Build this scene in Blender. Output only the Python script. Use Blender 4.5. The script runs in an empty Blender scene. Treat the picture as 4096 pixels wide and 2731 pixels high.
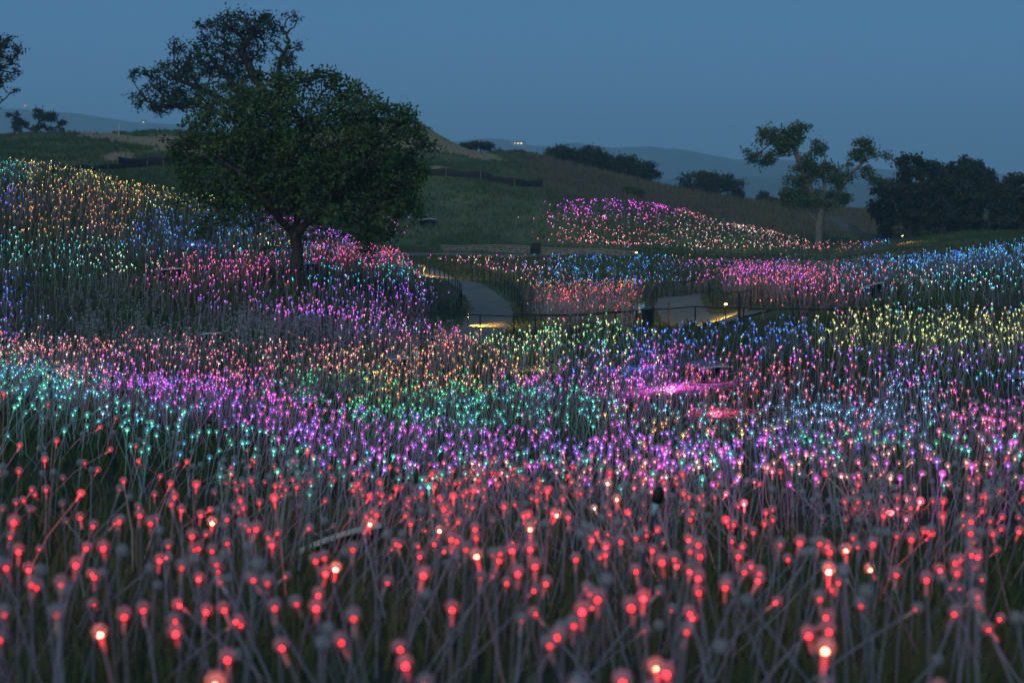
import bpy, math, random
import numpy as np
from mathutils import Vector, Matrix

random.seed(7)
RNG = np.random.default_rng(11)
scene = bpy.context.scene
col = scene.collection

# ------------------------------------------------------------------ camera, sky, sun, exposure
F, HZ, CX = 6827.0, 780.0, 2048.0          # focal length and horizon row of the photograph (4096 x 2731)
Z0 = 2.7                                    # eye height above the near ground

cam_data = bpy.data.cameras.new("camera")
cam_data.sensor_width = 36.0
cam_data.lens = 36.0 * F / 4096.0
cam_data.shift_y = -(2731 / 2 - HZ) / 4096.0
cam_data.clip_start = 0.1
cam_data.clip_end = 20000.0
cam_data.dof.use_dof = True
cam_data.dof.focus_distance = 46.0
cam_data.dof.aperture_fstop = 1.6
cam = bpy.data.objects.new("camera", cam_data)
cam.location = (0, 0, Z0)
cam.rotation_euler = (math.radians(90), 0, 0)
col.objects.link(cam)
scene.camera = cam

SUN_EL, SUN_ROT = 12.0, 200.0
world = bpy.data.worlds.new("World")
scene.world = world
world.use_nodes = True
wn = world.node_tree
wn.nodes.clear()
w_out = wn.nodes.new("ShaderNodeOutputWorld")
w_bg = wn.nodes.new("ShaderNodeBackground")
w_sky = wn.nodes.new("ShaderNodeTexSky")
w_sky.sky_type = 'NISHITA'
w_sky.sun_disc = False
w_sky.sun_elevation = math.radians(SUN_EL)
w_sky.sun_rotation = math.radians(SUN_ROT)
w_sky.altitude = 300.0
w_sky.air_density = 1.0
w_sky.dust_density = 0.6
w_sky.ozone_density = 6.0
w_tint = wn.nodes.new("ShaderNodeMixRGB")
w_tint.blend_type = 'MULTIPLY'
w_tint.inputs[0].default_value = 1.0
w_tint.inputs[2].default_value = (0.38, 0.43, 0.55, 1)
w_mix = wn.nodes.new("ShaderNodeMixRGB")            # dusk: the even blue of the sky after sunset over the last glow
w_mix.inputs[0].default_value = 0.72
w_mix.inputs[2].default_value = (0.92, 2.32, 4.2, 1)
w_bg.inputs[1].default_value = 0.1
wn.links.new(w_sky.outputs[0], w_tint.inputs[1])
wn.links.new(w_tint.outputs[0], w_mix.inputs[1])
wn.links.new(w_mix.outputs[0], w_bg.inputs[0])
wn.links.new(w_bg.outputs[0], w_out.inputs[0])

sun_data = bpy.data.lights.new("dusk_sun", 'SUN')
sun_data.energy = 1.0
sun_data.angle = math.radians(40)
sun_data.color = (0.95, 1.0, 0.80)
sun = bpy.data.objects.new("dusk_sun", sun_data)
sun.rotation_euler = (math.radians(55), 0, math.radians(-25))
col.objects.link(sun)

scene.view_settings.view_transform = 'Standard'
scene.view_settings.look = 'None'
scene.view_settings.exposure = 0.0
scene.view_settings.gamma = 1.0
scene.view_settings.use_curve_mapping = False
cy = scene.cycles
cy.use_denoising = True
cy.denoiser = 'OPENIMAGEDENOISE'
cy.max_bounces = 4
cy.diffuse_bounces = 1
cy.glossy_bounces = 1
cy.transmission_bounces = 2
cy.transparent_max_bounces = 12
cy.volume_bounces = 1
cy.sample_clamp_indirect = 2.0
cy.sample_clamp_direct = 0.0
cy.use_light_tree = True
cy.caustics_reflective = False
cy.caustics_refractive = False

# ------------------------------------------------------------------ helpers
def P(px, row, Y):
    """A place seen at this column and row when it stands Y metres out."""
    return np.array([(px - CX) / F * Y, Y, Z0 - (row - HZ) / F * Y])

def proj(X, Y, Z):
    return CX + F * X / Y, HZ + F * (Z0 - Z) / Y

def link(o, parent=None):
    col.objects.link(o)
    if parent is not None:
        o.parent = parent
    return o

def tag(o, label=None, cat=None, group=None, kind=None):
    if label: o["label"] = label
    if cat: o["category"] = cat
    if group: o["group"] = group
    if kind: o["kind"] = kind
    return o

def empty(name, loc=(0, 0, 0), rz=0.0):
    o = bpy.data.objects.new(name, None)
    o.empty_display_size = 0.2
    o.location = tuple(float(v) for v in loc)
    o.rotation_euler = (0, 0, rz)
    return link(o)

def mk_mesh(name, V, T, mats, midx=None, cols=None, smooth=False, extra=None):
    """V (n,3), T (m,k) with k = 3 or 4; cols per-vertex rgb."""
    V = np.asarray(V, dtype=np.float32); T = np.asarray(T, dtype=np.int32)
    k = T.shape[1]
    me = bpy.data.meshes.new(name)
    me.vertices.add(len(V)); me.vertices.foreach_set("co", V.ravel())
    me.loops.add(T.size); me.loops.foreach_set("vertex_index", T.ravel())
    me.polygons.add(len(T))
    me.polygons.foreach_set("loop_start", np.arange(0, T.size, k, dtype=np.int32))
    try:
        me.polygons.foreach_set("loop_total", np.full(len(T), k, dtype=np.int32))
    except Exception:
        pass
    for m in (mats if isinstance(mats, (list, tuple)) else [mats]):
        me.materials.append(m)
    if midx is not None:
        me.polygons.foreach_set("material_index", np.asarray(midx, dtype=np.int32))
    if smooth is not False:
        s = np.ones(len(T), dtype=bool) if smooth is True else np.asarray(smooth, dtype=bool)
        me.polygons.foreach_set("use_smooth", s)
    if cols is not None:
        a = me.attributes.new("tint", 'FLOAT_COLOR', 'POINT')
        c = np.ones((len(V), 4), dtype=np.float32); c[:, :3] = cols
        a.data.foreach_set("color", c.ravel())
    if extra is not None:
        for nm, arr in extra.items():
            a = me.attributes.new(nm, 'FLOAT', 'POINT')
            a.data.foreach_set("value", np.asarray(arr, dtype=np.float32))
    me.update(calc_edges=True)
    me.validate()
    return me

def obj(name, me, parent=None):
    return link(bpy.data.objects.new(name, me), parent)

class MB:
    """Collects boxes, tubes and lathes into ONE mesh."""
    def __init__(s): s.v = []; s.f = []
    def add(s, v, f):
        n = len(s.v)
        s.v += [tuple(float(c) for c in p) for p in v]
        s.f += [tuple(n + i for i in q) for q in f]
        return s
    def box(s, c, h, rz=0.0, taper=1.0):
        cs, sn = math.cos(rz), math.sin(rz)
        vs = []
        for z, t in ((-1, 1.0), (1, taper)):
            for x, y in ((-1, -1), (1, -1), (1, 1), (-1, 1)):
                a, b = x * h[0] * t, y * h[1] * t
                vs.append((c[0] + a * cs - b * sn, c[1] + a * sn + b * cs, c[2] + z * h[2]))
        return s.add(vs, [(3, 2, 1, 0), (4, 5, 6, 7), (0, 1, 5, 4), (1, 2, 6, 5), (2, 3, 7, 6), (3, 0, 4, 7)])
    def tube(s, pts, r, n=6, cap=True):
        pts = [Vector(tuple(float(c) for c in p)) for p in pts]
        rs = r if isinstance(r, (list, tuple)) else [r] * len(pts)
        vs, fs = [], []
        for i, p in enumerate(pts):
            d = (pts[min(i + 1, len(pts) - 1)] - pts[max(i - 1, 0)]).normalized()
            a = d.cross(Vector((0, 0, 1)))
            if a.length < 1e-3: a = Vector((1, 0, 0))
            a.normalize(); b = d.cross(a)
            for k in range(n):
                t = 2 * math.pi * k / n
                vs.append(p + (a * math.cos(t) + b * math.sin(t)) * rs[i])
        for i in range(len(pts) - 1):
            for k in range(n):
                k2 = (k + 1) % n
                fs.append((i * n + k, i * n + k2, (i + 1) * n + k2, (i + 1) * n + k))
        if cap:
            fs.append(tuple(range(n - 1, -1, -1)))
            fs.append(tuple((len(pts) - 1) * n + k for k in range(n)))
        return s.add(vs, fs)
    def lathe(s, c, prof, n=14):
        vs, fs = [], []
        for r, z in prof:
            for k in range(n):
                t = 2 * math.pi * k / n
                vs.append((c[0] + r * math.cos(t), c[1] + r * math.sin(t), c[2] + z))
        for i in range(len(prof) - 1):
            for k in range(n):
                k2 = (k + 1) % n
                fs.append((i * n + k, i * n + k2, (i + 1) * n + k2, (i + 1) * n + k))
        fs.append(tuple(range(n - 1, -1, -1)))
        fs.append(tuple((len(prof) - 1) * n + k for k in range(n)))
        return s.add(vs, fs)
    def build(s, name, mat, parent=None, smooth=False):
        me = bpy.data.meshes.new(name)
        me.from_pydata(s.v, [], s.f)
        me.materials.append(mat)
        if smooth:
            me.polygons.foreach_set("use_smooth", [True] * len(me.polygons))
        me.update()
        return obj(name, me, parent)

# ---- materials
def new_mat(name):
    m = bpy.data.materials.new(name); m.use_nodes = True
    nt = m.node_tree; nt.nodes.clear()
    out = nt.nodes.new("ShaderNodeOutputMaterial")
    return m, nt, out

def plain(name, c, rough=0.8, metal=0.0, var=0.25, scale=6.0, spec=0.3):
    m, nt, out = new_mat(name)
    b = nt.nodes.new("ShaderNodeBsdfPrincipled")
    b.inputs["Roughness"].default_value = rough
    b.inputs["Metallic"].default_value = metal
    b.inputs["Specular IOR Level"].default_value = spec
    tc = nt.nodes.new("ShaderNodeTexCoord")
    nz = nt.nodes.new("ShaderNodeTexNoise"); nz.inputs["Scale"].default_value = scale
    nz.inputs["Detail"].default_value = 5
    rp = nt.nodes.new("ShaderNodeValToRGB")
    rp.color_ramp.elements[0].position = 0.3; rp.color_ramp.elements[1].position = 0.7
    rp.color_ramp.elements[0].color = (*[x * (1 - var) for x in c], 1)
    rp.color_ramp.elements[1].color = (*[min(1, x * (1 + var)) for x in c], 1)
    nt.links.new(tc.outputs["Object"], nz.inputs["Vector"])
    nt.links.new(nz.outputs["Fac"], rp.inputs[0])
    nt.links.new(rp.outputs[0], b.inputs["Base Color"])
    nt.links.new(b.outputs[0], out.inputs[0])
    return m

def glow(name, c, strength):
    m, nt, out = new_mat(name)
    e = nt.nodes.new("ShaderNodeEmission")
    e.inputs[0].default_value = (*c, 1); e.inputs[1].default_value = strength
    nt.links.new(e.outputs[0], out.inputs[0])
    return m

M = {}
M["dark_metal"] = plain("dark_metal", (0.018, 0.018, 0.02), 0.55)
M["rust"] = plain("rust_steel", (0.10, 0.05, 0.035), 0.8)
M["can_blue"] = plain("can_blue", (0.012, 0.016, 0.028), 0.5)
M["can_lid"] = plain("can_lid", (0.018, 0.045, 0.10), 0.45)
M["white"] = plain("white_board", (0.62, 0.64, 0.64), 0.6, var=0.08)
M["teal"] = plain("teal_board", (0.10, 0.36, 0.42), 0.6, var=0.08)
M["ink"] = plain("grey_ink", (0.08, 0.10, 0.11), 0.8)
M["roof_sheet"] = plain("roof_sheet", (0.055, 0.10, 0.15), 0.6)
M["trim"] = plain("pale_trim", (0.50, 0.55, 0.58), 0.6, var=0.1)
M["box_dark"] = plain("box_dark", (0.028, 0.05, 0.065), 0.8)
M["stake_wood"] = plain("stake_wood", (0.30, 0.17, 0.07), 0.85)
M["fabric"] = plain("silt_fabric", (0.012, 0.014, 0.02), 0.8, var=0.4, scale=3)
M["stone"] = plain("stone", (0.24, 0.22, 0.19), 0.9, var=0.4, scale=2.5)
M["cap"] = plain("cap_stone", (0.26, 0.22, 0.19), 0.85)
M["band"] = plain("pale_band", (0.25, 0.42, 0.5), 0.6)
M["track"] = plain("dirt_track", (0.075, 0.068, 0.052), 0.95, scale=1.5)
M["black"] = plain("black_plastic", (0.008, 0.009, 0.012), 0.6)
M["navy"] = plain("navy_pole", (0.012, 0.03, 0.05), 0.6)
M["oval"] = plain("white_oval", (0.7, 0.73, 0.72), 0.5, var=0.04)
M["plaster"] = plain("plaster", (0.3, 0.28, 0.25), 0.9)
M["roof_tile"] = plain("roof_tile", (0.12, 0.07, 0.05), 0.9)
M["warm_lamp"] = glow("warm_lamp", (1.0, 0.62, 0.22), 14)
M["house_glow"] = glow("house_glow", (1.0, 0.66, 0.25), 6)
M["red_beacon"] = glow("red_beacon", (1.0, 0.05, 0.08), 5)

def foliage(name, a, b, rough=0.7, trans=0.25):
    m, nt, out = new_mat(name)
    at = nt.nodes.new("ShaderNodeAttribute"); at.attribute_name = "tint"
    mix = nt.nodes.new("ShaderNodeMixRGB")
    mix.inputs[1].default_value = (*a, 1); mix.inputs[2].default_value = (*b, 1)
    nt.links.new(at.outputs["Fac"], mix.inputs[0])
    d = nt.nodes.new("ShaderNodeBsdfDiffuse"); t = nt.nodes.new("ShaderNodeBsdfTranslucent")
    g = nt.nodes.new("ShaderNodeMixShader"); g.inputs[0].default_value = trans
    nt.links.new(mix.outputs[0], d.inputs[0]); nt.links.new(mix.outputs[0], t.inputs[0])
    nt.links.new(d.outputs[0], g.inputs[1]); nt.links.new(t.outputs[0], g.inputs[2])
    nt.links.new(g.outputs[0], out.inputs[0])
    return m
M["leaf_oak"] = foliage("leaf_oak", (0.042, 0.082, 0.033), (0.11, 0.175, 0.066))
M["leaf_grey"] = foliage("leaf_grey", (0.028, 0.05, 0.034), (0.06, 0.095, 0.055))
M["leaf_dark"] = foliage("leaf_dark", (0.026, 0.038, 0.03), (0.075, 0.09, 0.062))
M["bark"] = plain("bark", (0.045, 0.036, 0.03), 0.95, var=0.45, scale=5)
M["bark_pale"] = plain("bark_pale", (0.15, 0.135, 0.12), 0.95, var=0.4, scale=3)

# ------------------------------------------------------------------ terrain
def near(z5=-2.62, z9=-2.92, z13=-3.38):
    return [(-12, ('z', -2.45)), (2, ('z', -2.5)), (5, ('z', z5)), (9, ('z', z9)), (12.7, ('z', z13))]
FAR = [(330, ('z', -4.0)), (500, ('z', -14)), (900, ('z', -26)), (2000, ('z', -40)), (9000, ('z', -60))]
COLS = {
 0:    near(-2.55, -2.85, -3.3) + [(19, 2150), (24, 1850), (29, 1690), (36, 1640), (43, 1570), (51, 1480), (58, 1370), (63, 1230), (73, 1000), (82, 830), (92, 717), (105, 738), (130, 712), (154, 660), (180, 600), (200, 560), (215, 538), (250, 590)] + FAR,
 700:  near() + [(19, 2190), (24, 1960), (29, 1810), (36, 1700), (43, 1610), (51, 1490), (58, 1380), (64, 1280), (70, 1160), (80, 960), (92, 818), (105, 850), (130, 770), (154, 690), (180, 615), (200, 555), (215, 530), (250, 580)] + FAR,
 1190: near() + [(19, 2210), (24, 2010), (29, 1870), (36, 1735), (43, 1620), (51, 1480), (58, 1330), (66, 1150), (75, 1055), (88, 960), (105, 975), (130, 905), (154, 810), (180, 700), (205, 620), (240, 520), (280, 560)] + FAR,
 1600: near() + [(19, 2223), (24, 2050), (29, 1910), (36, 1765), (43, 1640), (51, 1475), (58, 1370), (68, 1240), (80, 1120), (92, 1080), (107, 1085), (130, 1045), (154, 995), (160, 975), (175, 890), (190, 790), (205, 690), (225, 575), (245, 474), (285, 520)] + FAR,
 1900: near() + [(19, 2223), (24, 2055), (29, 1920), (36, 1770), (43, 1643), (51, 1480), (60, 1370), (68, 1300), (85, 1190), (107, 1110), (130, 1050), (150, 1010), (158, 990), (175, 895), (190, 790), (205, 693), (220, 642), (240, 603), (280, 645)] + FAR,
 2050: near() + [(19, 2223), (24, 2056), (29, 1922), (36, 1771), (43, 1643), (51, 1480), (60, 1372), (68, 1302), (85, 1198), (107, 1112), (130, 1053), (150, 1017), (158, 1000), (175, 905), (190, 800), (205, 705), (220, 655), (240, 612), (280, 650)] + FAR,
 2400: near() + [(19, 2220), (24, 2050), (29, 1915), (36, 1760), (43, 1630), (51, 1470), (60, 1365), (68, 1300), (85, 1198), (107, 1112), (130, 1053), (150, 1022), (162, 1005), (175, 890), (186, 825), (195, 815), (210, 755), (240, 692), (280, 730)] + FAR,
 2700: near() + [(19, 2215), (24, 2045), (29, 1905), (36, 1750), (43, 1615), (51, 1450), (60, 1342), (68, 1300), (85, 1195), (107, 1110), (130, 1058), (150, 1032), (163, 1020), (175, 925), (186, 868), (196, 880), (212, 835), (245, 758), (285, 795)] + FAR,
 3000: near() + [(19, 2210), (24, 2035), (29, 1890), (36, 1740), (43, 1600), (51, 1430), (58, 1335), (66, 1255), (75, 1185), (83, 1140), (107, 1108), (130, 1064), (150, 1042), (162, 1030), (178, 938), (192, 950), (210, 900), (250, 808), (300, 825)] + FAR,
 3300: near() + [(19, 2200), (24, 2020), (29, 1880), (36, 1730), (43, 1590), (50, 1430), (56, 1330), (62, 1255), (70, 1185), (80, 1125), (100, 1110), (130, 1070), (150, 1055), (165, 1030), (178, 992), (200, 935), (230, 885), (260, 838), (320, 822)] + FAR,
 3700: near() + [(19, 2190), (24, 2005), (29, 1865), (36, 1700), (43, 1545), (49, 1405), (54, 1320), (60, 1255), (68, 1160), (76, 1095), (95, 1095), (120, 1040), (150, 990), (178, 955), (200, 940), (230, 890), (280, 850)] + FAR,
 4096: near() + [(19, 2180), (24, 1990), (29, 1850), (36, 1680), (43, 1510), (48, 1390), (53, 1305), (58, 1250), (65, 1130), (72, 1065), (90, 1080), (120, 1012), (150, 965), (180, 930), (220, 885), (300, 840)] + FAR,
}
COLS[-1800] = COLS[0]
COLS[6000] = COLS[4096]

def pchip_slopes(x, y):
    h = np.diff(x); d = np.diff(y) / h
    m = np.zeros_like(y)
    for i in range(1, len(x) - 1):
        if d[i - 1] * d[i] > 0:
            w1 = 2 * h[i] + h[i - 1]; w2 = h[i] + 2 * h[i - 1]
            m[i] = (w1 + w2) / (w1 / d[i - 1] + w2 / d[i])
    m[0] = d[0]; m[-1] = d[-1]
    return m

def hermite(x, xs, ys, ms):
    i = np.clip(np.searchsorted(xs, x) - 1, 0, len(xs) - 2)
    h = xs[i + 1] - xs[i]; t = np.clip((x - xs[i]) / h, 0, 1)
    t2, t3 = t * t, t * t * t
    return (2*t3 - 3*t2 + 1) * ys[i] + (t3 - 2*t2 + t) * h * ms[i] + (-2*t3 + 3*t2) * ys[i + 1] + (t3 - t2) * h * ms[i + 1]

COLX = np.array(sorted(COLS), dtype=float)
COLF = []
for cpx in sorted(COLS):
    ys_, zs_ = [], []
    for Yv, r in COLS[cpx]:
        ys_.append(float(Yv)); zs_.append(r[1] if isinstance(r, tuple) else (HZ - r) / F * Yv)
    ys_, zs_ = np.array(ys_), np.array(zs_)
    COLF.append((ys_, zs_, pchip_slopes(ys_, zs_)))

def wob(X, Y):
    """Small uneven ground, a sum of waves at odd angles."""
    return (0.07 * np.sin(X * 0.42 + Y * 0.21) + 0.05 * np.sin(X * 0.63 - Y * 0.37 + 1.3) + 0.03 * np.sin(X * 0.8 + Y * 0.55 + 0.4)
            + 0.06 * np.sin(Y * 0.33 - X * 0.22 + 2.0))

def gz(X, Y):
    X = np.atleast_1d(np.asarray(X, dtype=float)); Y = np.atleast_1d(np.asarray(Y, dtype=float))
    px = np.clip(CX + F * X / np.maximum(Y, 6.0), -1799, 5999)
    G = np.stack([hermite(Y, *c) for c in COLF], axis=1)
    n = len(COLX)
    i = np.clip(np.searchsorted(COLX, px) - 1, 0, n - 2)
    ar = np.arange(len(px))
    h = COLX[i + 1] - COLX[i]; t = (px - COLX[i]) / h
    im, ip = np.maximum(i - 1, 0), np.minimum(i + 2, n - 1)
    def slope(a, b, c):     # limited slope at b
        d1 = (G[ar, b] - G[ar, a]) / np.maximum(COLX[b] - COLX[a], 1.0)
        d2 = (G[ar, c] - G[ar, b]) / np.maximum(COLX[c] - COLX[b], 1.0)
        return np.where(d1 * d2 > 0, 2 * d1 * d2 / np.where(d1 + d2 == 0, 1, d1 + d2), 0)
    m0 = slope(im, i, i + 1); m1 = slope(i, i + 1, ip)
    t2, t3 = t * t, t * t * t
    z = (2*t3 - 3*t2 + 1) * G[ar, i] + (t3 - 2*t2 + t) * h * m0 + (-2*t3 + 3*t2) * G[ar, i + 1] + (t3 - t2) * h * m1
    return z + Z0 + wob(X, Y) * np.clip(Y / 30.0, 0.3, 1.0)

def gz1(X, Y): return float(gz([X], [Y])[0])
def on(px, Y, dz=0.0):
    """A point on the ground in this direction, Y metres out."""
    X = (px - CX) / F * Y
    return np.array([X, Y, gz1(X, Y) + dz])

# smooth value noise on arrays
_perm = RNG.random((256, 256))
def vnoise(x, y):
    xi = np.floor(x).astype(int); yi = np.floor(y).astype(int)
    fx = x - xi; fy = y - yi
    fx = fx * fx * (3 - 2 * fx); fy = fy * fy * (3 - 2 * fy)
    g = lambda a, b: _perm[a % 256, b % 256]
    return (g(xi, yi) * (1 - fx) + g(xi + 1, yi) * fx) * (1 - fy) + (g(xi, yi + 1) * (1 - fx) + g(xi + 1, yi + 1) * fx) * fy
def fnoise(x, y, o=4):
    s, a, t = 0.0, 1.0, 0.0
    for k in range(o):
        s = s + a * vnoise(x * 2 ** k + 17.3 * k, y * 2 ** k + 5.1 * k); t += a; a *= 0.55
    return s / t

def inpoly(x, y, poly):
    r = np.zeros(len(x), dtype=bool); n = len(poly)
    for i in range(n):
        x1, y1 = poly[i]; x2, y2 = poly[(i + 1) % n]
        c = ((y1 > y) != (y2 > y)) & (x < (x2 - x1) * (y - y1) / (y2 - y1 + 1e-9) + x1)
        r ^= c
    return r

# paths as centre lines on the ground
PATHS = {
 "a": ([(1760, 60.0), (1860, 62.0), (1925, 65.5), (1955, 70), (1966, 76), (1950, 84), (1900, 92), (1828, 99), (1745, 106), (1650, 114), (1540, 124)], 2.2),
 "b": ([(3010, 65.0), (2930, 66), (2840, 68), (2765, 71), (2725, 75), (2712, 80), (2720, 85)], 2.3),
 "c": ([(1250, 132), (1500, 139), (1800, 144), (2100, 146.5), (2400, 147), (2700, 145), (3000, 142), (3300, 138), (3700, 132)], 3.0),
 "d": ([(3330, 240), (3390, 215), (3480, 190), (3600, 168), (3780, 150)], 1.7),
}
def resample(pts, step):
    pts = np.array(pts, dtype=float)
    # Catmull-Rom then even spacing
    out = []
    q = np.vstack([2 * pts[0] - pts[1], pts, 2 * pts[-1] - pts[-2]])
    for i in range(1, len(q) - 2):
        for t in np.linspace(0, 1, 24, endpoint=False):
            a, b, c, d = q[i - 1], q[i], q[i + 1], q[i + 2]
            out.append(0.5 * ((2 * b) + (-a + c) * t + (2*a - 5*b + 4*c - d) * t * t + (-a + 3*b - 3*c + d) * t ** 3))
    out.append(q[-2]); out = np.array(out)
    L = np.r_[0, np.cumsum(np.linalg.norm(np.diff(out, axis=0), axis=1))]
    n = max(2, int(round(L[-1] / step)) + 1)
    s = np.linspace(0, L[-1], n)
    return np.stack([np.interp(s, L, out[:, k]) for k in range(out.shape[1])], axis=1)
PLINE = {k: (resample([((p - CX) / F * Y, Y) for p, Y in v[0]], 0.6), v[1]) for k, v in PATHS.items()}

def path_dist(X, Y):
    """Distance to the nearest path edge (negative on the path)."""
    best = np.full(len(X), 1e9)
    for k, (pl, w) in PLINE.items():
        q = pl[::2]
        for s in range(0, len(X), 20000):
            dx = X[s:s+20000, None] - q[None, :, 0]; dy = Y[s:s+20000, None] - q[None, :, 1]
            d = np.sqrt((dx * dx + dy * dy).min(axis=1)) - w / 2
            best[s:s+20000] = np.minimum(best[s:s+20000], d)
    return best

TAN = [[(1540, 480), (1640, 488), (1760, 530), (1900, 590), (2060, 650), (1930, 640), (1820, 612), (1690, 600), (1500, 590), (1200, 640), (1000, 640), (1200, 540)],
       [(330, 528), (520, 540), (640, 536), (740, 555), (900, 590), (900, 640), (720, 622), (600, 590), (430, 560), (300, 548)],
       [(380, 650), (430, 622), (500, 612), (560, 625), (520, 650)],
       [(1690, 668), (1760, 655), (1790, 675), (1720, 690)]]
def tan_mask(X, Y, Z):
    px, row = proj(X, np.maximum(Y, 1), Z)
    n1 = (fnoise(X * 0.22, Y * 0.22) - 0.5) * 60; n2 = (fnoise(X * 0.25 + 40, Y * 0.25) - 0.5) * 28
    m = np.zeros(len(X))
    for p in TAN:
        m = np.maximum(m, inpoly(px + n1, row + n2, p).astype(float))
    return m * ((Y > 140) & (Y < 290))

# ---- the ground sheet
Yl = np.concatenate([np.linspace(-11, 4, 8), np.geomspace(5, 60, 170), np.geomspace(60.5, 130, 130), np.linspace(131, 290, 150), np.geomspace(294, 5000, 40)])
al = np.sinh(np.linspace(-1, 1, 301) * 1.25) / np.sinh(1.25) * 0.62
GY, GA = np.meshgrid(Yl, al, indexing='ij')
GX = GA * (GY + 16.0)
Xf, Yf = GX.ravel(), GY.ravel()
Zf = gz(Xf, Yf)
nr, nc = GY.shape
idx = np.arange(nr * nc).reshape(nr, nc)
quads = np.stack([idx[:-1, :-1], idx[:-1, 1:], idx[1:, 1:], idx[1:, :-1]], axis=-1).reshape(-1, 4)
tanm = tan_mask(Xf, Yf, Zf)
pd = path_dist(Xf, Yf)
pxf, rowf = proj(Xf, np.maximum(Yf, 1), Zf)
dry = np.clip((Yf - 190) / 20, 0, 1) * np.clip((pxf - 1950) / 250, 0, 1) * np.clip((1.0 - (Yf - 320) / 60), 0, 1)
green = np.clip((Yf - 93) / 20, 0, 1)

mg, nt, out = new_mat("ground")
b = nt.nodes.new("ShaderNodeBsdfPrincipled"); b.inputs["Roughness"].default_value = 0.95
b.inputs["Specular IOR Level"].default_value = 0.1
tc = nt.nodes.new("ShaderNodeTexCoord")
def noise(scale, detail=6):
    n = nt.nodes.new("ShaderNodeTexNoise"); n.inputs["Scale"].default_value = scale; n.inputs["Detail"].default_value = detail
    n.inputs["Roughness"].default_value = 0.65
    nt.links.new(tc.outputs["Object"], n.inputs["Vector"]); return n
def ramp(src, p0, c0, p1, c1):
    r = nt.nodes.new("ShaderNodeValToRGB")
    r.color_ramp.elements[0].position = p0; r.color_ramp.elements[0].color = (*c0, 1)
    r.color_ramp.elements[1].position = p1; r.color_ramp.elements[1].color = (*c1, 1)
    nt.links.new(src, r.inputs[0]); return r.outputs[0]
def attr(nm):
    a = nt.nodes.new("ShaderNodeAttribute"); a.attribute_name = nm; return a.outputs["Fac"]
def mixc(fac, a, b_):
    m_ = nt.nodes.new("ShaderNodeMixRGB"); nt.links.new(fac, m_.inputs[0]); nt.links.new(a, m_.inputs[1]); nt.links.new(b_, m_.inputs[2]); return m_.outputs[0]
n_big, n_mid, n_fine = noise(0.12), noise(1.1), noise(9.0)
soil = ramp(n_mid.outputs["Fac"], 0.35, (0.042, 0.036, 0.029), 0.7, (0.068, 0.074, 0.046))
grass_c = ramp(n_big.outputs["Fac"], 0.35, (0.045, 0.08, 0.028), 0.66, (0.125, 0.15, 0.058))
dry_c = ramp(n_mid.outputs["Fac"], 0.3, (0.075, 0.062, 0.042), 0.7, (0.125, 0.10, 0.07))
tan_c = ramp(n_fine.outputs["Fac"], 0.3, (0.20, 0.15, 0.085), 0.7, (0.33, 0.25, 0.145))
c1 = mixc(attr("green"), soil, grass_c)
c2 = mixc(attr("dry"), c1, dry_c)
c3 = mixc(attr("bare"), c2, tan_c)
fm = nt.nodes.new("ShaderNodeMixRGB"); fm.blend_type = 'MULTIPLY'; fm.inputs[0].default_value = 0.7
nt.links.new(c3, fm.inputs[1]); nt.links.new(ramp(n_fine.outputs["Fac"], 0.3, (0.5, 0.5, 0.5), 0.7, (1.2, 1.2, 1.2)), fm.inputs[2])
nt.links.new(fm.outputs[0], b.inputs["Base Color"])
bp = nt.nodes.new("ShaderNodeBump"); bp.inputs["Strength"].default_value = 0.7; bp.inputs["Distance"].default_value = 0.12
nt.links.new(n_fine.outputs["Fac"], bp.inputs["Height"]); nt.links.new(bp.outputs[0], b.inputs["Normal"])
nt.links.new(b.outputs[0], out.inputs[0])
verge = np.clip(1 - pd / 1.5, 0, 1) * 0.7
me = mk_mesh("ground", np.stack([Xf, Yf, Zf], 1), quads, mg, smooth=True,
             extra={"green": np.maximum(green, verge), "dry": dry, "bare": tanm})
tag(obj("ground", me), kind="structure")

# ---- paths
mp, nt, out = new_mat("gravel_path")
b = nt.nodes.new("ShaderNodeBsdfPrincipled"); b.inputs["Roughness"].default_value = 0.95
tc = nt.nodes.new("ShaderNodeTexCoord")
pn, pn2 = noise(0.7), noise(14.0)
pc = ramp(pn.outputs["Fac"], 0.3, (0.085, 0.085, 0.08), 0.7, (0.16, 0.152, 0.138))
pm = nt.nodes.new("ShaderNodeMixRGB"); pm.blend_type = 'MULTIPLY'; pm.inputs[0].default_value = 0.6
nt.links.new(pc, pm.inputs[1]); nt.links.new(ramp(pn2.outputs["Fac"], 0.35, (0.45, 0.45, 0.45), 0.65, (1.25, 1.25, 1.25)), pm.inputs[2])
nt.links.new(pm.outputs[0], b.inputs["Base Color"])
bp = nt.nodes.new("ShaderNodeBump"); bp.inputs["Strength"].default_value = 0.4; bp.inputs["Distance"].default_value = 0.03
nt.links.new(pn2.outputs["Fac"], bp.inputs["Height"]); nt.links.new(bp.outputs[0], b.inputs["Normal"])
nt.links.new(b.outputs[0], out.inputs[0])
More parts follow.
